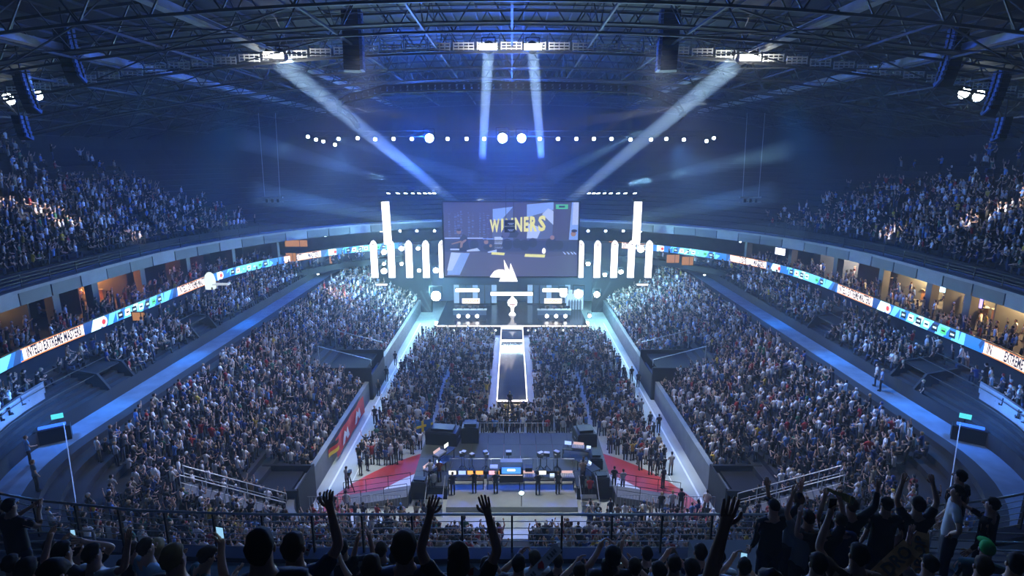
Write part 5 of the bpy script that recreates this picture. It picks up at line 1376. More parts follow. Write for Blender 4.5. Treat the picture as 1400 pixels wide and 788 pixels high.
# ------------------------------------------------------------------ people with a place of their own
def solo(x, y, z, rz, pose, shirt, label, h=1.78, hair=0, trousers=(.02, .02, .025)):
    v, t, p = HIGH[POSES.index(pose)]
    pal = np.array([shirt, SKINS[(int(x * 7) % 3)], HAIRS[hair], trousers, (.02, .02, .02)], np.float32)
    o = inst('person', tri_mesh('person', v, t, pal[p]), None, (x, y, z), (0, 0, rz)); o.scale = (h / 1.75,) * 3
    return tag(o, label, 'person')
BK, GY, WH, RD = (.015, .015, .018), (.35, .36, .38), (.6, .6, .62), (.40, .02, .03)
def fl(px, py, z=0.0): q = at_z(px, py, z); return q.x, q.y
for (px, py, z, rz, pose, sh, lb) in (
    (697, 560, 1.23, R(0), ('down', 'down'), BK, 'person in black clothes standing on the near end of the runway'),
    (806, 683, 0, R(0), ('down', 'down'), RD, 'person in dark red clothes standing on the red floor band'),
    (851, 672, 0, R(10), ('down', 'fwd'), GY, 'person in grey top and black trousers on the red band, right of the pair'),
    (839, 668, 0, R(-10), ('down', 'down'), BK, 'person in black beside the one in the grey top on the red band'),
    (906, 668, 0, R(30), ('down', 'down'), BK, 'person in black at the corner of the right floor audience'),
    (888, 588, 0, R(15), ('down', 'down'), BK, 'person in black walking in the right aisle, left of two'),
    (900, 592, 0, R(-5), ('down', 'fwd'), BK, 'taller person in black walking in the right aisle, right of two'),
    (513, 580, 0, R(20), ('down', 'fwd'), BK, 'person in black at the edge of the left aisle beside the audience'),
    (518, 542, 0, R(0), ('down', 'down'), BK, 'guard in black standing in the left aisle near the wall'),
    (529, 522, 0, R(0), ('down', 'down'), BK, 'guard in black in the left aisle by the tunnel mouth'),
    (549, 512, 0, R(0), ('down', 'down'), BK, 'person in black in the left aisle beyond the tunnel mouth'),
    (541, 500, 0, R(0), ('down', 'down'), BK, 'distant person in black in the left aisle'),
    (852, 520, 0, R(0), ('down', 'down'), BK, 'person in black in the right aisle opposite the tunnel mouth'),
    (863, 522, 0, R(0), ('down', 'fwd'), BK, 'person in black in the middle of the right aisle by the tunnel'),
    (872, 530, 0, R(0), ('down', 'down'), BK, 'guard in black by the wall of the right aisle'),
    (845, 503, 0, R(0), ('down', 'down'), BK, 'distant person in black in the right aisle'),
    (475, 668, 0, R(-20), ('fwd', 'fwd'), GY, 'person in grey with a tripod at the near corner of the left floor audience'),
    (903, 705, 0, R(0), ('down', 'down'), BK, 'person in black standing behind the right crowd barriers, left one'),
    (930, 700, 0, R(0), ('down', 'down'), BK, 'tall person in black standing behind the right crowd barriers'),
    (918, 703, 0, R(0), ('fwd', 'fwd'), GY, 'person in grey between two others behind the right barriers'),
    (965, 702, 0, R(-30), ('down', 'fwd'), WH, 'person in a white shirt at the right end of the barriers'),
    (440, 706, 0, R(0), ('down', 'down'), BK, 'person in black behind the left crowd barriers, left one'),
    (457, 706, 0, R(0), ('down', 'down'), BK, 'person in black behind the left crowd barriers, middle one'),
    (475, 703, 0, R(0), ('down', 'down'), GY, 'person in grey behind the left crowd barriers'),
    (620, 722, .4, R(5), ('fwd', 'fwd'), BK, 'crew member in black behind the orange monitors'),
    (649, 722, .4, R(0), ('fwd', 'fwd'), BK, 'crew member in black right of the orange monitors'),
    (678, 720, .4, R(0), ('down', 'fwd'), BK, 'crew member in black before the centre desk'),
    (735, 720, .4, R(0), ('fwd', 'fwd'), BK, 'crew member in black before the right desk, left one'),
    (762, 722, .4, R(5), ('down', 'down'), BK, 'crew member in black alone between the right desks'),
    (795, 722, .4, R(-8), ('fwd', 'fwd'), BK, 'crew member in black at the narrow right desk'),
    (594, 715, .4, R(20), ('fwd', 'fwd'), GY, 'crew member in grey at the left end of the lower deck'),
    (584, 678, 1.0, R(30), ('fwd', 'fwd'), WH, 'crew member in a white shirt at the angled left desk'),
    (594, 690, 1.0, R(10), ('fwd', 'fwd'), (.22, .06, .04), 'crew member in a brown-red shirt on the left wing'),
    (800, 676, 1.0, R(0), ('fwd', 'fwd'), (.3, .2, .14), 'crew member in a brown top on the right wing'),
    (797, 655, 1.0, R(-10), ('down', 'fwd'), GY, 'crew member in grey at the right wing desk'),
    (42, 636, 6.9, R(-40), ('down', 'fwd'), (.10, .25, .5), 'person in a blue top walking on the blue-lit steps at the far left'),
    (52, 672, 6.9, R(-30), ('down', 'down'), (.06, .12, .2), 'person in dark teal clothes on the steps at the far left'),
    (1258, 552, 6.9, R(60), ('down', 'down'), BK, 'person in black standing on the right gangway near the portal'),
    (1196, 528, 6.9, R(60), ('down', 'down'), WH, 'person in white standing at the edge of the right gangway, left one'),
    (1203, 535, 6.9, R(50), ('down', 'down'), (.25, .35, .6), 'person in pale blue beside the one in white on the right gangway')):
    if z in (0, .4, 1.0, 1.23):
        x, y = fl(px, py, z)
        if z == .4: y = 35.9 + (px % 5) * .05; q = ray(px, 700); x = q.x / q.y * y
        if z == 1.0: y = max(y, 36.6)
    else:
        x, y = fl(px, py, z)
    solo(x, y, z, rz, pose, sh, lb, hair=int(abs(px)) % 5)
e = empty('camera_tripod', (*fl(479, 672), 0), label='black camera tripod at the near corner of the left floor audience', cat='tripod')
for a in (90, 210, 330): mb = MB(); mb.bar((0, 0, 1.3), (.45 * math.cos(R(a)), .45 * math.sin(R(a)), 0), .04); mb.build('leg', black_metal, e)
mb = MB(); mb.box(0, .1, 1.45, .2, .45, .25); mb.build('camera', black_metal, e)

# ------------------------------------------------------------------ hung line arrays, masts and the dark ring
def array(px, py0, py1, Y, n, w, label, bend, face, m=None):
    a = at_y(px[0], py0, Y); b = at_y(px[1], py1, Y)
    e = empty('line_array', a, label=label, cat='speaker array')
    m = m or mat('speaker_blue_edge', (.03, .09, .30), .5)
    for k in range(n):
        t = (k + .5) / n; p = (b - a) * t; p.x = (b.x - a.x) * (t ** 1.8); h = abs(b.z - a.z) / n
        q = MB(); q.box(p.x, p.y, p.z, w, .8, h * .9, R(face), -bend * t); c = q.build('speaker', black_metal, e)
        q = MB(); q.box(p.x + math.copysign(w * .46, face), p.y - .1, p.z, w * .16, .86, h * .8, R(face * .2), -bend * t); q.build('grille', m, c)
    mb = MB(); mb.bar((0, 0, 0), (0, 0, 2.5), .08); mb.build('hanging_chain', black_metal, e)
array(((86, 105)), 38, 110, 42, 11, 1.1, 'curved hanging speaker array with blue edge, upper one at the far left', .6, 25)
array(((27, 46)), 95, 152, 44, 9, .9, 'curved hanging speaker array with blue edge beside the far left lamps', .6, 25)
array(((1312, 1290)), 38, 115, 42, 11, 1.1, 'curved hanging speaker array with blue edge, upper one at the far right', .6, -25)
array(((1372, 1352)), 96, 155, 44, 9, .9, 'curved hanging speaker array with blue edge beside the far right lamps', .6, -25)
array(((26, 36)), 158, 190, 50, 5, .9, 'small lower speaker array at the far left', .4, 25)
array(((1374, 1364)), 160, 192, 50, 5, .9, 'small lower speaker array at the far right', .4, -25)
array(((480, 484)), 14, 98, 46, 12, 1.5, 'tall black speaker array hanging left of the centre', .1, 15)
array(((917, 911)), 14, 98, 46, 12, 1.5, 'tall black speaker array hanging right of the centre', .1, -15)
# dark curved ring truss under the roof
pts = [(489, 172), (478, 158), (465, 150), (464, 141), (474, 135), (492, 131), (525, 122), (600, 119), (700, 118), (800, 119), (870, 122), (905, 132), (925, 142), (934, 156), (928, 163)]
P3 = [at_y(x, y, 60 + .00006 * (x - 700) ** 2) for x, y in pts]; c0 = P3[8]
e = empty('curved_truss', c0, label='dark curved truss hanging in a wide bow before the roof lamps', cat='truss')
for dz in (-.35, .35): mb = MB(); mb.path([p - c0 + Vector((0, 0, dz)) for p in P3], .22, n=6); mb.build('tube', black_metal, e)
mb = MB()
for a, b in zip(P3[:-1], P3[1:]):
    n_ = max(1, int((b - a).length / .7))
    for k in range(n_): p = a + (b - a) * k / n_ - c0; q = a + (b - a) * (k + 1) / n_ - c0; mb.bar(p + Vector((0, 0, -.35)), q + Vector((0, 0, .35)), .09); mb.box(*(p), .55, .3, .5)
tag(mb.build('lacing', black_metal, e), kind='stuff')
# hanging frames on long wires left and right
for s, xa, xb in ((-1, (357, 362), (380, 383)), (1, (1018, 1015), (1042, 1037))):
    Y = 62; lo = 270; a0 = at_y(xa[0], 195, Y); a1 = at_y(xa[1], lo, Y); b0 = at_y(xb[0], 195, Y); b1 = at_y(xb[1], lo, Y)
    e = empty('hanging_lamp_bar', (a1 + b1) / 2, label='small lamp bar hanging on two long wires %s of the stage' % ('left' if s < 0 else 'right'), cat='lamp bar'); o = (a1 + b1) / 2
    for p, q in ((a0, a1), (b0, b1)): mb = MB(); mb.bar(p - o + Vector((0, 0, 3)), q - o, .05); mb.build('wire', steel, e)
    mb = MB(); mb.bar(a1 - o - Vector((.3, 0, 0)), b1 - o + Vector((.3, 0, 0)), .16); mb.bar(a1 - o - Vector((.3, 0, .5)), b1 - o + Vector((.3, 0, -.5)), .08); mb.build('bar', steel, e)
    for k in range(3): mb = MB(); mb.box((k - 1) * .6, 0, -.35, .25, .25, .35); mb.build('lamp_head', black_metal, e)
# warm small windows under the far ribbon
for i, (x, y, Y, w, h) in enumerate(((405, 333, 74, 3.0, .9), (398, 352, 74, 1.4, 1.2), (448, 356, 79, 1.3, 1.3), (920, 354, 78, 1.8, 1.2), (940, 357, 76, 1.6, 1.2), (190, 433, 47.6, 1.2, .8))):
    p = at_y(x, y, Y); e = empty('lit_opening', p, label='small amber lit service opening beside the ribbon board, %s' % ('far left', 'far left below the text', 'left near the stage', 'right near the stage', 'right beyond the text', 'near left')[i], cat='lit opening', group='amber openings by the ribbon')
    mb = MB(); mb.box(0, .03, 0, w, .05, h); mb.build('recess', glow('opening_amber', (1, .45, .15), .55), e); mb = MB(); mb.box(0, 0, -h / 2, w + .1, .1, .06); mb.box(0, 0, h / 2, w + .1, .1, .06); mb.box(-w / 2, 0, 0, .06, .1, h); mb.box(w / 2, 0, 0, .06, .1, h); mb.box(w * .15, 0, 0, .05, .08, h); mb.build('frame', black_metal, e)
# ------------------------------------------------------------------ the nearest spectators: full bodies with hands, clothes and hair
def skin_build(chains, subdiv=1):
    """chains: list of (points, radii, edges) components; grown with a skin modifier into one mesh"""
    V = []; E = []; RR = []; roots = []
    for pts, rad, edges in chains:
        o = len(V); roots.append(o); V += [tuple(p) for p in pts]; RR += list(rad); E += [(a + o, b + o) for a, b in edges]
    me = bpy.data.meshes.new('skin'); me.from_pydata(V, E, []); ob = bpy.data.objects.new('skin', me); COL.objects.link(ob)
    sk = ob.modifiers.new('s', 'SKIN'); sk.use_smooth_shade = True; sk.branch_smoothing = .6
    if not me.skin_vertices: bpy.context.view_layer.objects.active = ob
    if not me.skin_vertices: me.attributes.new
    for i, r in enumerate(RR):
        sv = me.skin_vertices[0].data[i]; sv.radius = r if hasattr(r, '__len__') else (r, r); sv.use_root = i in roots
    sd = ob.modifiers.new('d', 'SUBSURF'); sd.levels = subdiv; sd.render_levels = subdiv
    dg = bpy.context.evaluated_depsgraph_get(); dg.update()
    m2 = bpy.data.meshes.new_from_object(ob.evaluated_get(dg))
    bpy.data.objects.remove(ob)
    m2.polygons.foreach_set('use_smooth', [True] * len(m2.polygons))
    return m2
def arm(s, mode):
    """shoulder, elbow, wrist, palm normal, finger curl"""
    sh = Vector((s * .185, 0, 1.42))
    A = {'down': ((s * .25, -.03, 1.13), (s * .24, .10, .90), (s, 0, 0), .5),
         'up': ((s * .29, .05, 1.66), (s * .22, .10, 1.92), (0, 1, 0), .15),
         'fist': ((s * .30, .08, 1.60), (s * .24, .14, 1.85), (0, 1, 0), 1.7),
         'wide': ((s * .42, .05, 1.56), (s * .46, .10, 1.82), (0, 1, 0), .2),
         'bent': ((s * .40, .02, 1.44), (s * .34, .10, 1.70), (-s, 0, 0), .6),
         'clap': ((s * .25, .17, 1.22), (s * .09, .36, 1.38), (-s, 0, 0), .1),
         'phone': ((s * .24, .20, 1.26), (s * .09, .38, 1.46), (-s, 0, 0), 1.2),
         'high_phone': ((s * .26, .20, 1.56), (s * .12, .34, 1.80), (-s, 0, 0), 1.2),
         'head': ((s * .36, .10, 1.56), (s * .16, -.02, 1.72), (-s, 0, 0), .6),
         'rail': ((s * .27, .16, 1.18), (s * .24, .40, 1.10), (0, 0, -1), .8),
         'hip': ((s * .42, -.06, 1.20), (s * .22, .02, 1.02), (0, 0, -1), .6)}
    el, wr, nrm, curl = A[mode]
    return sh, Vector(el), Vector(wr), Vector(nrm), curl
def hand_chains(el, wr, nrm, curl, s):
    d = (wr - el).normalized(); nrm = (nrm - d * nrm.dot(d)).normalized(); sd = d.cross(nrm).normalized()
    if sd.dot(Vector((-s, 0, 0))) < 0 and abs(sd.x) > .3: sd = -sd       # sd points to the thumb side
    ch = []
    for k, (off, L) in enumerate(((.030, .072), (.010, .082), (-.011, .075), (-.030, .058))):
        b = wr + d * .085 + sd * off; a0 = wr + d * .05 + sd * off * .8; dir_ = (d + sd * off * 3.0).normalized(); pts = [a0, b]; p = b
        for q in range(3):
            ang = curl * (.35 + .3 * q); v = dir_ * math.cos(min(ang, 2.6)) + nrm * math.sin(min(ang, 2.6)); p = p + v * (L * (.42, .33, .25)[q]); pts.append(p)
        ch.append((pts, [.010, .0105, .0098, .0088, .0075], [(0, 1), (1, 2), (2, 3), (3, 4)]))
    t0 = wr + d * .03 + sd * .018; t1 = t0 + (d * .5 + sd * .8).normalized() * .035; t2 = t1 + (d * .85 + sd * .45 + nrm * .25 * curl).normalized() * .032; t3 = t2 + (d + nrm * .4 * curl).normalized() * .026
    ch.append(([t0, t1, t2, t3], [.012, .013, .011, .008], [(0, 1), (1, 2), (2, 3)]))
    return ch, d, sd
FIG = {}
def detailed(L, Rr, hair, lean=0.0, sleeves=True, face=False):
    key = (L, Rr, hair, lean, sleeves)
    if key in FIG: return FIG[key]
    P = [(0, 0, .95), (0, 0, 1.08), (0, .01, 1.24), (0, .005, 1.38), (0, 0, 1.46), (0, .012, 1.54), (0, .02, 1.60), (0, .012, 1.67)]
    RD_ = [.12, .105, .130, .12, .072, .064, .070, .062]
    E = [(i, i + 1) for i in range(7)]
    def add(p, r, par): P.append(tuple(p)); RD_.append(r); E.append((par, len(P) - 1)); return len(P) - 1
    for s in (-1, 1):
        h = add((s * .095, 0, .86), .095, 0); k = add((s * .10, .02, .48), .058, h); a = add((s * .10, -.01, .09), .040, k); add((s * .11, .12, .045), .036, a)
    extra = []; info = {}
    for s, mode in ((-1, L), (1, Rr)):
        sh, el, wr, nrm, curl = arm(s, mode)
        i = add(sh, .060, 3); i = add(sh.lerp(el, .5), .048, i); i = add(el, .041, i); i = add(el.lerp(wr, .4), .040, i); i = add(wr, .028, i)
        ch, d, sd = hand_chains(el, wr, nrm, curl, s)
        i = add(wr + d * .045, (.036), i); add(wr + d * .08, (.034), i)
        extra += ch; info[s] = (wr + d * .09, d, nrm)
    body = skin_build([(P, RD_, E)] + extra, 1)
    def shape(me, grow=0.0):
        co = np.zeros(len(me.vertices) * 3, np.float32); me.vertices.foreach_get('co', co); co = co.reshape(-1, 3)
        m = (np.abs(co[:, 0]) < .22) & (co[:, 2] > .85) & (co[:, 2] < 1.47)
        w = np.clip((1.47 - co[:, 2]) / .1, 0, 1) * m
        co[:, 0] *= 1 + .28 * w; co[:, 1] *= 1 - .18 * w
        hd = co[:, 2] > 1.56
        hm_ = hd & (np.abs(co[:, 0]) < .1) & (np.abs(co[:, 1] - .015) < .11)
        co[hm_, 1] = (co[hm_, 1] - .015) * 1.22 + .018
        if lean:
            z0 = .95; k = co[:, 2] > z0
            dz = co[k, 2] - z0; y = co[k, 1]
            co[k, 1] = y * math.cos(lean) + dz * math.sin(lean); co[k, 2] = z0 + dz * math.cos(lean) - y * math.sin(lean)
        me.vertices.foreach_set('co', co.ravel()); me.update()
    # nose and ears joined into the body
    bm = bmesh.new(); bm.from_mesh(body)
    def blob(c, sx, sy, sz):
        r = bmesh.ops.create_icosphere(bm, subdivisions=1, radius=1.0, matrix=Matrix.Translation(c) @ Matrix.Diagonal((sx, sy, sz, 1)))
        for v in r['verts']:
            for f in v.link_faces: f.smooth = True
    for s in (-1, 1): blob((s * .073, .010, 1.625), .012, .020, .032)
    blob((0, .098, 1.615), .012, .018, .022); blob((0, .086, 1.575), .024, .008, .007)
    for s in (-1, 1): blob((s * .028, .088, 1.645), .011, .007, .007)
    bm.to_mesh(body); bm.free(); shape(body)
    # shirt
    P2 = [(0, 0, .80), (0, 0, 1.04), (0, .01, 1.24), (0, .005, 1.39), (0, 0, 1.475)]; R2 = [.182, .158, .165, .142, .082]; E2 = [(i, i + 1) for i in range(4)]
    for s, mode in ((-1, L), (1, Rr)):
        sh, el, wr, nrm, curl = arm(s, mode)
        P2.append(tuple(sh)); R2.append(.078); E2.append((3, len(P2) - 1))
        if sleeves == 'long':
            P2.append(tuple(el)); R2.append(.056); E2.append((len(P2) - 2, len(P2) - 1)); P2.append(tuple(el.lerp(wr, .92))); R2.append(.040); E2.append((len(P2) - 2, len(P2) - 1))
        else: P2.append(tuple(sh.lerp(el, .72))); R2.append(.064); E2.append((len(P2) - 2, len(P2) - 1))
    shirt = skin_build([(P2, R2, E2)], 1); shape(shirt)
    P3 = [(0, 0, 1.02), (0, 0, .90)]; R3 = [.148, .150]; E3 = [(0, 1)]
    for s in (-1, 1):
        P3 += [(s * .098, 0, .84), (s * .10, .02, .48), (s * .10, -.01, .10)]; R3 += [.118, .082, .062]; n = len(P3); E3 += [(1, n - 3), (n - 3, n - 2), (n - 2, n - 1)]
    tr = skin_build([(P3, R3, E3)], 1); shape(tr)
    # hair: a cap over the skull with tufts
    bm = bmesh.new(); rr = random.Random(hash((L, Rr, hair)) % 1000 if False else len(L) * 7 + len(Rr) * 3 + len(hair))
    bmesh.ops.create_icosphere(bm, subdivisions=3, radius=1.0)
    for v in bm.verts:
        x, y, z = v.co; n = 1 + rr.uniform(-.06, .10) + .05 * math.sin(9 * x + 5 * z) * math.cos(8 * y)
        if hair == 'cap': n = 1.0
        X, Y, Z = x * .079 * n, y * .096 * n - .004, z * .092 * n
        if hair != 'cap' and y > -.05 and z < .10 + .55 * y: Y = min(Y, .028 + .03 * max(0, z)); X *= .93
        if hair == 'cap' and y > .1 and z < .25: Y = min(Y, .05)      # leave the face free
        if hair == 'long' and y < .35 and z < .1: Z -= .15 * (1 - min(1, max(0, z + .3))) * (1 - abs(y + .3) * .5); X *= 1.12
        if hair in ('short', 'bushy') and z < -.15: Z = max(Z * 1.25, -.118); X *= 1 - .35 * min(1, -z - .15); Y = Y * (1 - .15 * min(1, -z)) - .006
        if hair == 'cap' and z < -.3: Z = max(Z, -.05)
        if hair == 'bushy': X *= 1.18; Y = Y * 1.15; Z *= 1.12
        v.co = (X, Y + .010, Z + 1.660)
    if hair == 'cap':
        r = bmesh.ops.create_cone(bm, cap_ends=True, segments=14, radius1=.075, radius2=.07, depth=.012, matrix=Matrix.Translation((0, .125, 1.685)))
    hm2 = bpy.data.meshes.new('hair'); bm.to_mesh(hm2); bm.free(); hm2.polygons.foreach_set('use_smooth', [True] * len(hm2.polygons)); shape_l = lean
    if lean: shape(hm2)
    for m_ in (body, shirt, tr, hm2): m_.materials.clear(); m_.materials.append(crowd_mat)
    FIG[key] = (body, shirt, tr, hm2, info)
    return FIG[key]
def cmat(name, c, rough=.8): return mat(name, c, rough, spec=.25)
SKINM = [cmat('skin_fair', (.55, .33, .24), .55), cmat('skin_tan', (.40, .23, .15), .55), cmat('skin_deep', (.22, .12, .08), .55)]
HAIRM = {'dark': cmat('hair_dark', (.018, .012, .009)), 'brown': cmat('hair_brown', (.07, .04, .02)), 'blond': cmat('hair_blond', (.38, .26, .12)), 'white': cmat('cap_white', (.6, .6, .6)), 'black': cmat('cap_black', (.01, .01, .012)), 'green': cmat('cap_green', (.02, .40, .08))}
CLOTH = {'black': (.012, .012, .015), 'navy': (.02, .035, .09), 'blue': (.05, .10, .24), 'white': (.55, .58, .60), 'grey': (.20, .22, .24), 'teal': (.05, .12, .14), 'brown': (.12, .07, .04), 'red': (.25, .03, .03), 'light blue': (.25, .36, .48)}
UPR = [((c if True else c), z) for c, z in ROWS['up', -1]], [((c), z) for c, z in ROWS['up', 1]]
for i_, sg_ in enumerate((-1, 1)):
    for t_ in (.25, .75):
        c_ = mix(C_BALC, C_BALC2, t_); UPR[i_].append((c_ if sg_ < 0 else mirror(c_), Z_BALC))
def row_spot(px, py, hint):
    """the row of the near upper tier on which a head seen at this pixel stands"""
    d = ray(px, py); best = None
    rows = UPR[0] if px < 700 else UPR[1]
    for k, (c, z) in enumerate(rows):
        for a, b in zip(c[:-1], c[1:]):
            # segment hit in plan by the azimuth of the view ray
            den = (b[0] - a[0]) * d.y - (b[1] - a[1]) * d.x
            if abs(den) < 1e-9: continue
            t = (a[1] * d.x - a[0] * d.y) / den
            if -1e-6 <= t <= 1 + 1e-6:
                p = a + (b - a) * t
                if p[1] < .8: continue
                r = math.hypot(*p) / math.hypot(d.x, d.y); zh = EYE.z + d.z * r; h = zh - z
                dep = r
                score = abs(h - 1.62) + .09 * abs(dep - hint)
                if best is None or score < best[0]: best = (score, k, p, z, h, dep)
    return best
LOG = []
def fg(px, py, hw, L, Rr, cloth, hair, hc, label, yaw=0.0, lean=0.0, skin=0, sleeves=True):
    hint = FOCAL * .185 / hw
    sc, k, p, z, h, dep = row_spot(px, py, hint)
    if (1050 < px < 1366 and py < 720) or px == 12:      # those on the raised landings
        z = 16.95; d = ray(px, py); dep = (EYE.z - z - 1.66) / -d.z; p = (d.x * dep, d.y * dep); h = 1.66
    body, shirt, tr, hm2, info = detailed(L, Rr, hair, lean, sleeves)
    hz = 1.64 if not lean else .95 + .69 * math.cos(lean)
    s = max(.80, min(1.12, h / hz)); low = 0.0
    if h / hz < .80: low = h - hz * .9; s = .9          # seated or crouching: the legs are lower than the tread edge
    p = (p[0], p[1] - .69 * s * math.sin(lean))
    e = empty('person', (p[0], p[1], z + min(0, low)), R(yaw) + math.atan2(-p[0], 60 - p[1]) * .6, label=label, cat='person'); e.scale = (s, s, s)
    def part(nm, me, m):
        o = inst(nm, me, e); o.material_slots[0].link = 'OBJECT'; o.material_slots[0].material = m; return o
    part('body', body, SKINM[skin]); part('shirt', shirt, cmat('cloth_' + cloth.replace(' ', '_'), CLOTH[cloth])); part('trousers', tr, cmat('cloth_jeans', (.015, .02, .035))); part('cap' if hair == 'cap' else 'hair', hm2, HAIRM[hc])
    LOG.append((px, py, k, round(h, 2), round(dep, 1), round(hint, 1)))
    return e, s, info
def hand_world(res, side):
    e, s, info = res; M = Matrix.Translation(e.location) @ e.rotation_euler.to_matrix().to_4x4() @ Matrix.Diagonal((s, s, s, 1))
    return M @ info[side][0], M.to_3x3() @ info[side][1], e.rotation_euler.z
def phone(res, side, label, lit=True):
    p, d, rz = hand_world(res, side)
    o = empty('phone', p, rz, label=label, cat='phone')
    mb = MB(); mb.box(0, .0, .03, .075, .009, .15); mb.build('case', black_metal, o)
    mb = MB(); mb.box(0, -.006, .03, .068, .003, .138); mb.build('display', glow('phone_screen', (.35, .7, 1), 1.0) if lit else black_gloss, o)
bw = 'black'
F = {}
F['a'] = fg(12, 692, 22, 'clap', 'clap', 'black', 'short', 'dark', 'clapping spectator in black with a white collar at the far left edge, near the railing', -20)
F['b'] = fg(194, 722, 20, 'down', 'rail', 'light blue', 'short', 'brown', 'spectator in light blue shirt looking right, at the left kerb', -35)
F['c'] = fg(213, 740, 18, 'down', 'down', 'black', 'bushy', 'blond', 'spectator with tousled blond hair behind the one in light blue')
F['d'] = fg(178, 752, 18, 'down', 'down', 'black', 'short', 'brown', 'spectator with short brown hair, black top, left of the blond one', -20)
F['e'] = fg(264, 732, 19, 'down', 'clap', 'teal', 'short', 'brown', 'spectator in dark teal shirt leaning forward with one arm out', -50, .35)
F['f'] = fg(236, 764, 33, 'down', 'phone', 'black', 'short', 'blond', 'spectator with a fair fringe holding a lit phone low, lower left', -15)
F['g'] = fg(352, 724, 36, 'down', 'down', 'black', 'short', 'dark', 'large black silhouetted spectator with broad shoulders left of the centre', 15)
F['h'] = fg(57, 776, 30, 'down', 'down', 'light blue', 'short', 'dark', 'spectator bending forward in a light blue shirt, bottom left corner', -10, .8)
F['i'] = fg(101, 742, 19, 'bent', 'head', 'black', 'short', 'dark', 'spectator in black with both arms lifted round the head, left of the blond ones')
F['j'] = fg(84, 755, 22, 'down', 'down', 'black', 'short', 'dark', 'spectator in black with a dark bob at the left guard rail', -20)
F['k'] = fg(66, 742, 16, 'phone', 'phone', 'black', 'short', 'dark', 'spectator in black filming with a blue-lit phone behind the left guard rail')
F['l'] = fg(125, 758, 22, 'down', 'wide', 'white', 'short', 'dark', 'spectator in white shirt stretching the right arm sideways, lower left', -25)
F['m'] = fg(14, 772, 22, 'down', 'down', 'grey', 'short', 'dark', 'grey-clad spectator cut by the left bottom corner')
F['n'] = fg(36, 780, 26, 'down', 'down', 'black', 'bushy', 'dark', 'spectator with bushy dark hair at the bottom left')
F['o'] = fg(400, 746, 30, 'down', 'fist', 'navy', 'short', 'brown', 'spectator in navy shirt raising the right fist, left of the centre')
F['p'] = fg(467, 737, 17, 'down', 'bent', 'black', 'short', 'dark', 'broad spectator in a black shirt with faint back print, left of centre', 5)
F['q'] = fg(507, 778, 36, 'down', 'down', 'brown', 'short', 'brown', 'round brown-haired head at the bottom edge left of centre')
F['r'] = fg(521, 752, 17, 'bent', 'down', 'grey', 'short', 'brown', 'small spectator in grey with the left hand lifted before the navy shirt')
F['s'] = fg(552, 742, 32, 'down', 'down', 'navy', 'bushy', 'brown', 'spectator with full brown hair and navy shirt at the centre left', 0)
F['t'] = fg(627, 762, 34, 'up', 'up', 'black', 'long', 'brown', 'long-haired spectator in black with both arms high at the centre')
F['t2'] = fg(442, 778, 22, 'phone', 'phone', 'black', 'short', 'dark', 'spectator in black holding up a blue-lit phone, bottom left of centre')
F['t3'] = fg(485, 770, 17, 'down', 'down', 'black', 'short', 'dark', 'small dark-haired spectator beside the round brown head')
small = [(540, 762, 'black', 'dark', 'between the navy shirts'), (572, 775, 'teal', 'dark', 'before the navy shirt'), (665, 775, 'grey', 'brown', 'behind the raised left arm'), (709, 772, 'black', 'dark', 'left of the long clapper'), (731, 764, 'white', 'brown', 'in white by the long clapper'),
         (763, 768, 'black', 'brown', 'right of the long clapper'), (792, 782, 'grey', 'brown', 'at the bottom right of the long clapper'), (832, 778, 'black', 'dark', 'left of the bushy-haired head'), (868, 776, 'grey', 'brown', 'below the bushy-haired head'), (922, 772, 'grey', 'brown', 'in the row right of centre'),
         (946, 778, 'black', 'dark', 'low in the row right of centre'), (977, 772, 'navy', 'dark', 'in navy before the blue kerb'), (1018, 776, 'white', 'dark', 'with a phone before the raised open hand'), (901, 782, 'black', 'dark', 'at the bottom right of centre')]
for i, (x, y, cl, hc, w) in enumerate(small):
    F['s%d' % i] = fg(x, y, 17 if y < 770 else 22, 'down' if i % 3 else 'phone', 'down' if i % 2 else 'clap', cl, ('short', 'bushy', 'short')[i % 3], hc, 'spectator in a %s top %s' % (cl, w), (-15, 10, 0)[i % 3])
F['u'] = fg(838, 762, 24, 'phone', 'phone', 'black', 'bushy', 'dark', 'bushy-haired spectator right of the long clapper')
F['u2'] = fg(885, 758, 18, 'bent', 'down', 'black', 'short', 'dark', 'spectator in black with a raised left hand, right of the bushy hair')
F['v'] = fg(918, 762, 20, 'down', 'down', 'white', 'short', 'brown', 'spectator in a pale shirt in the first row right of centre')
F['w'] = fg(958, 756, 20, 'down', 'down', 'navy', 'short', 'dark', 'spectator in navy in the first row right of the pale shirt')
F['x'] = fg(983, 762, 20, 'down', 'down', 'white', 'short', 'dark', 'spectator in a pale shirt with dark hair before the open hand')
F['y'] = fg(1059, 693, 20, 'down', 'wide', 'black', 'cap', 'black', 'tall spectator in black with a black cap right of the railing bend', 10, sleeves='long')
F['z'] = fg(1106, 708, 23, 'up', 'down', 'grey', 'short', 'dark', 'spectator in a pale grey shirt with the left arm straight up', -5)
F['a1'] = fg(1130, 716, 24, 'bent', 'up', 'black', 'short', 'dark', 'dark-haired spectator waving a yellow cloth high on the right', 5)
F['b1'] = fg(1165, 692, 23, 'down', 'wide', 'black', 'short', 'brown', 'spectator in black long sleeves with arms stretched wide on the right', 10, sleeves='long')
F['c1'] = fg(1150, 712, 20, 'up', 'down', 'navy', 'short', 'brown', 'spectator in navy between the raised arms on the right')
F['d1'] = fg(1213, 690, 20, 'down', 'down', 'black', 'short', 'dark', 'spectator in a black shirt with a pale number on the back, right side')
F['e1'] = fg(1256, 690, 22, 'up', 'up', 'black', 'bushy', 'dark', 'curly-haired spectator in black holding both arms up, right side')
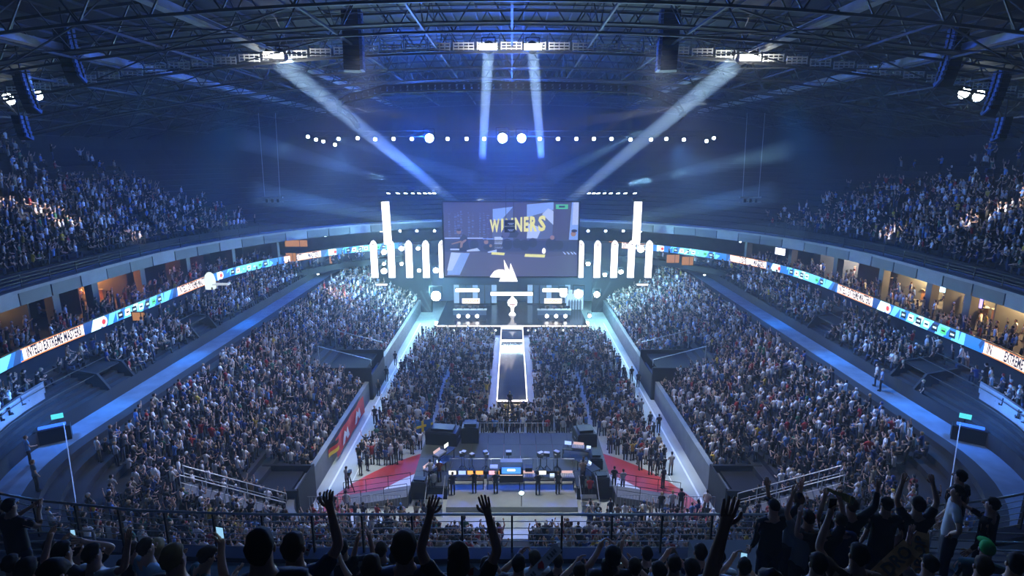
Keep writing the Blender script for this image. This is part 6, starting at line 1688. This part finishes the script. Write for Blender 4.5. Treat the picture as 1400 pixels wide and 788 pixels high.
F['f1'] = fg(1310, 672, 21, 'hip', 'down', 'white', 'short', 'dark', 'man in a pale shirt standing half turned by the right railing', 60)
F['g1'] = fg(1314, 652, 18, 'down', 'down', 'black', 'short', 'dark', 'man in black standing right behind the pale-shirted man', 30)
F['h1'] = fg(1358, 690, 20, 'down', 'clap', 'black', 'short', 'dark', 'heavy man in a dark jacket sitting at the right guard rail', 40, sleeves='long')
F['i1'] = fg(1175, 760, 28, 'high_phone', 'down', 'brown', 'short', 'dark', 'spectator in a brown top holding a dark phone up, lower right')
F['j1'] = fg(1119, 772, 26, 'down', 'down', 'light blue', 'short', 'dark', 'dark-haired spectator in a light top at the bottom right')
F['k1'] = fg(1350, 752, 20, 'down', 'down', 'teal', 'cap', 'green', 'spectator in a bright green cap behind the right guard rail', -20)
F['l1'] = fg(1345, 776, 26, 'down', 'down', 'grey', 'short', 'brown', 'brown-haired spectator at the bottom right corner, left one', -15)
F['m1'] = fg(1390, 772, 26, 'down', 'down', 'navy', 'short', 'dark', 'dark-haired spectator cut by the right picture edge', -15)
F['n1'] = fg(1272, 772, 24, 'up', 'down', 'grey', 'short', 'dark', 'spectator in grey with one bare forearm raised, bottom right', 5)
F['o1'] = fg(1056, 812, 34, 'up', 'down', 'light blue', 'short', 'brown', 'spectator whose large open left hand rises into view at the bottom right')
F['p1'] = fg(1092, 684, 18, 'wide', 'down', 'grey', 'short', 'brown', 'spectator lifting the left arm beside the black cap', 10)
phone(F['f'], 1, 'lit phone held low by the fair-haired spectator')
phone(F['k'], 1, 'blue-lit phone held up behind the left guard rail')
phone(F['t2'], 1, 'bright blue-lit phone at the bottom left of centre')
phone(F['i1'], -1, 'dark phone held up at the lower right', False)
phone(F['s12'], 1, 'bright white phone before the open hand')
# clappers (paper sticks) held by spectators
def clapper(a, b, w, label, name='clapper', side=1):
    a = Vector(a); b = Vector(b); d = b - a; L = d.length; e = empty(name, a, label=label, cat='clapper')
    v = (a - EYE).normalized(); x = d.normalized(); up = x.cross(v).normalized(); n = up.cross(x).normalized()
    mb = MB(); n_ = 8
    mb.add([up * (-w / 2), up * (w / 2), d + up * (w * .5), d - up * (w * .5), up * (-w / 2) + n * .008, up * (w / 2) + n * .008, d + up * (w * .5) + n * .008, d - up * (w * .5) + n * .008],
           [(0, 1, 2, 3), (7, 6, 5, 4), (0, 4, 5, 1), (1, 5, 6, 2), (2, 6, 7, 3), (3, 7, 4, 0)]); mb.build('board', mat('clapper_white', (.55, .52, .56), .6), e)
    mb = MB()
    sgn = -1 if (n.dot(v) > 0) else 1
    o = n * (.004 if sgn > 0 else -.004)
    def q(t0, t1, u0, u1): mb.add([d * t0 + up * (w * u0) + o, d * t1 + up * (w * u0) + o, d * t1 + up * (w * u1) + o, d * t0 + up * (w * u1) + o], [(0, 1, 2, 3)])
    for t in (.10, .16, .22, .30, .70, .76, .82): q(t, t + .035, -.22, .22)
    tag(mb.build('print', mat('clapper_print', (.10, .10, .12), .6), e), kind='stuff')
    mb = MB(); mb.add([d * .44 + up * (-w * .3) + o, d * .54 + up * (-w * .35) + o, d * .60 + up * (-w * .1) + o, d * .52 + up * (w * .4) + o, d * .46 + up * (w * .1) + o], [(0, 1, 2, 3, 4)]); mb.build('red_emblem', mat('clapper_red', (.5, .02, .03), .6), e)
    return e
h = hand_world(F['t'], 1)[0]
clapper(at_y(617, 760, 3.9), at_y(668, 802, 3.9), .09, 'white paper clapper with a red emblem slanting at the bottom centre')
clapper(at_y(764, 748, 5.2), at_y(716, 800, 4.8), .10, 'long white paper clapper tilted up right of the centre')
clapper(at_y(367, 745, 4.6), at_y(358, 775, 4.4), .05, 'pale clapper edge beside the navy shirt on the left')
clapper(at_y(424, 744, 5.2), at_y(418, 760, 5.2), .05, 'short pale clapper right of the navy-shirted head')
# yellow cloth in the raised hand
p, d, rz = hand_world(F['a1'], 1)
e = empty('yellow_cloth', p, label='crumpled yellow-green cloth waved above the dark-haired spectator', cat='cloth')
mb = MB(); n = 6
for k in range(n): mb.quad((-.18 + .07 * k, .02 * math.sin(k * 2), .12 - .025 * k), (-.11 + .07 * k, .02 * math.sin(k * 2 + 2), .09 - .025 * k), (-.11 + .07 * k, .03 * math.sin(k + 2), -.02 - .04 * k + .05), (-.18 + .07 * k, .03 * math.sin(k), .02 - .04 * k + .05))
mb.build('cloth', mat('cloth_yellowish', (.35, .32, .10), .8), e)
# long scarves with dark lettering worn over the backs on the right
def scarf(a, b, w, text, label):
    a = Vector(a); b = Vector(b); d = b - a; L = d.length; e = empty('scarf_banner', a, label=label, cat='scarf')
    v = (a - EYE).normalized(); x = d.normalized(); up = x.cross(v).normalized(); up = up if up.z > 0 or up.x < 0 else -up
    mb = MB(); n = 8
    for k in range(n):
        s0 = .012 * math.sin(k * 1.5); s1 = .012 * math.sin((k + 1) * 1.5)
        mb.add([d * (k / n) - up * w / 2 + v * s0, d * ((k + 1) / n) - up * w / 2 + v * s1, d * ((k + 1) / n) + up * w / 2 + v * s1, d * (k / n) + up * w / 2 + v * s0], [(0, 1, 2, 3)])
    mb.build('cloth', mat('scarf_ochre', (.30, .15, .05), .85), e)
    tv, tf = text_mesh(text, 1.0, 'LEFT', bold=.03); mx = max(q.x for q in tv)
    mb = MB(); mb.add([x * (L * .08 + q.x / mx * L * .84) + up * (q.y * w * .85) - v * .018 for q in tv], tf); mb.build('lettering', mat('scarf_black', (.005, .005, .006), .8), e)
scarf(at_y(1198, 795, 5.2), at_y(1247, 748, 5.6), .20, 'LDRO', 'ochre scarf banner with black letters slanting across the lower right')
scarf(at_y(1257, 800, 5.6), at_y(1259, 728, 6.1), .17, 'DROP', 'ochre scarf banner with black letters hanging vertically on the right')
# seats of the near upper rows
SEATW = 'first second third fourth fifth sixth seventh eighth ninth tenth eleventh twelfth thirteenth fourteenth fifteenth sixteenth seventeenth eighteenth nineteenth twentieth twenty-first twenty-second twenty-third twenty-fourth twenty-fifth'.split()
sm = MB(); sm.box(0, 0, .42, .44, .42, .05)
sb = MB(); sb.box(0, -.22, .66, .44, .05, .46, 0, -.15)
sf = MB(); sf.box(-.2, -.05, .2, .04, .3, .4); sf.box(.2, -.05, .2, .04, .3, .4); sf.box(0, -.05, .38, .42, .04, .04)
me_s, me_b, me_f = sm.mesh('seat', seat_blue), sb.mesh('backrest', seat_blue), sf.mesh('legs', steel)
for sg in (-1, 1):
    for k in range(1, 9):
        c, z = ROWS['up', sg][k]
        P, s = along(c, z, .4, 14 if k > 3 else 12, .56, 1.0, 0.0)
        for n_, p in enumerate(P):
            q = to_px(p + np.array([0, 0, .6]))
            if q is None or not (-40 < q[0] < 1440) or q[1] > 850 or q[1] < 600: continue
            if sum(1 for o_ in COL.objects if False): pass
            near = min((math.hypot(r[0].location.x - p[0], r[0].location.y - p[1]) for r in F.values()))
            e = empty('stadium_seat', tuple(p), math.atan2(-p[0], 60 - p[1]) * .6, label='blue stadium seat, %s row from the rail, %s from the middle, %s half' % (('first', 'second', 'third', 'fourth', 'fifth', 'sixth', 'seventh', 'eighth')[k - 1], SEATW[min(n_, 24)], 'left' if sg < 0 else 'right'), cat='seat', group='blue seats of the near upper rows')
            if near < .30: e.rotation_euler.x = 0
            inst('seat', me_s, e, rot=(R(0), 0, 0)) if near > .30 else inst('seat', me_s, e, loc=(0, -.28, .2), rot=(R(80), 0, 0))
            inst('backrest', me_b, e); inst('frame', me_f, e)
# ------------------------------------------------------------------ haze filling the hall
hm = bpy.data.materials.new('hall_haze'); hm.use_nodes = True
nt = hm.node_tree; nt.nodes.clear()
out = nt.nodes.new('ShaderNodeOutputMaterial'); vs_ = nt.nodes.new('ShaderNodeVolumeScatter')
vs_.inputs['Color'].default_value = (0.85, 0.93, 1.0, 1); vs_.inputs['Density'].default_value = 0.0017; vs_.inputs['Anisotropy'].default_value = 0.2
nt.links.new(vs_.outputs[0], out.inputs['Volume'])
mb = MB(); mb.box(0, 49, 18.5, 117, 124, 36.6)
tag(mb.build('haze', hm), 'thin blue stage haze filling the whole hall', 'haze', kind='stuff')
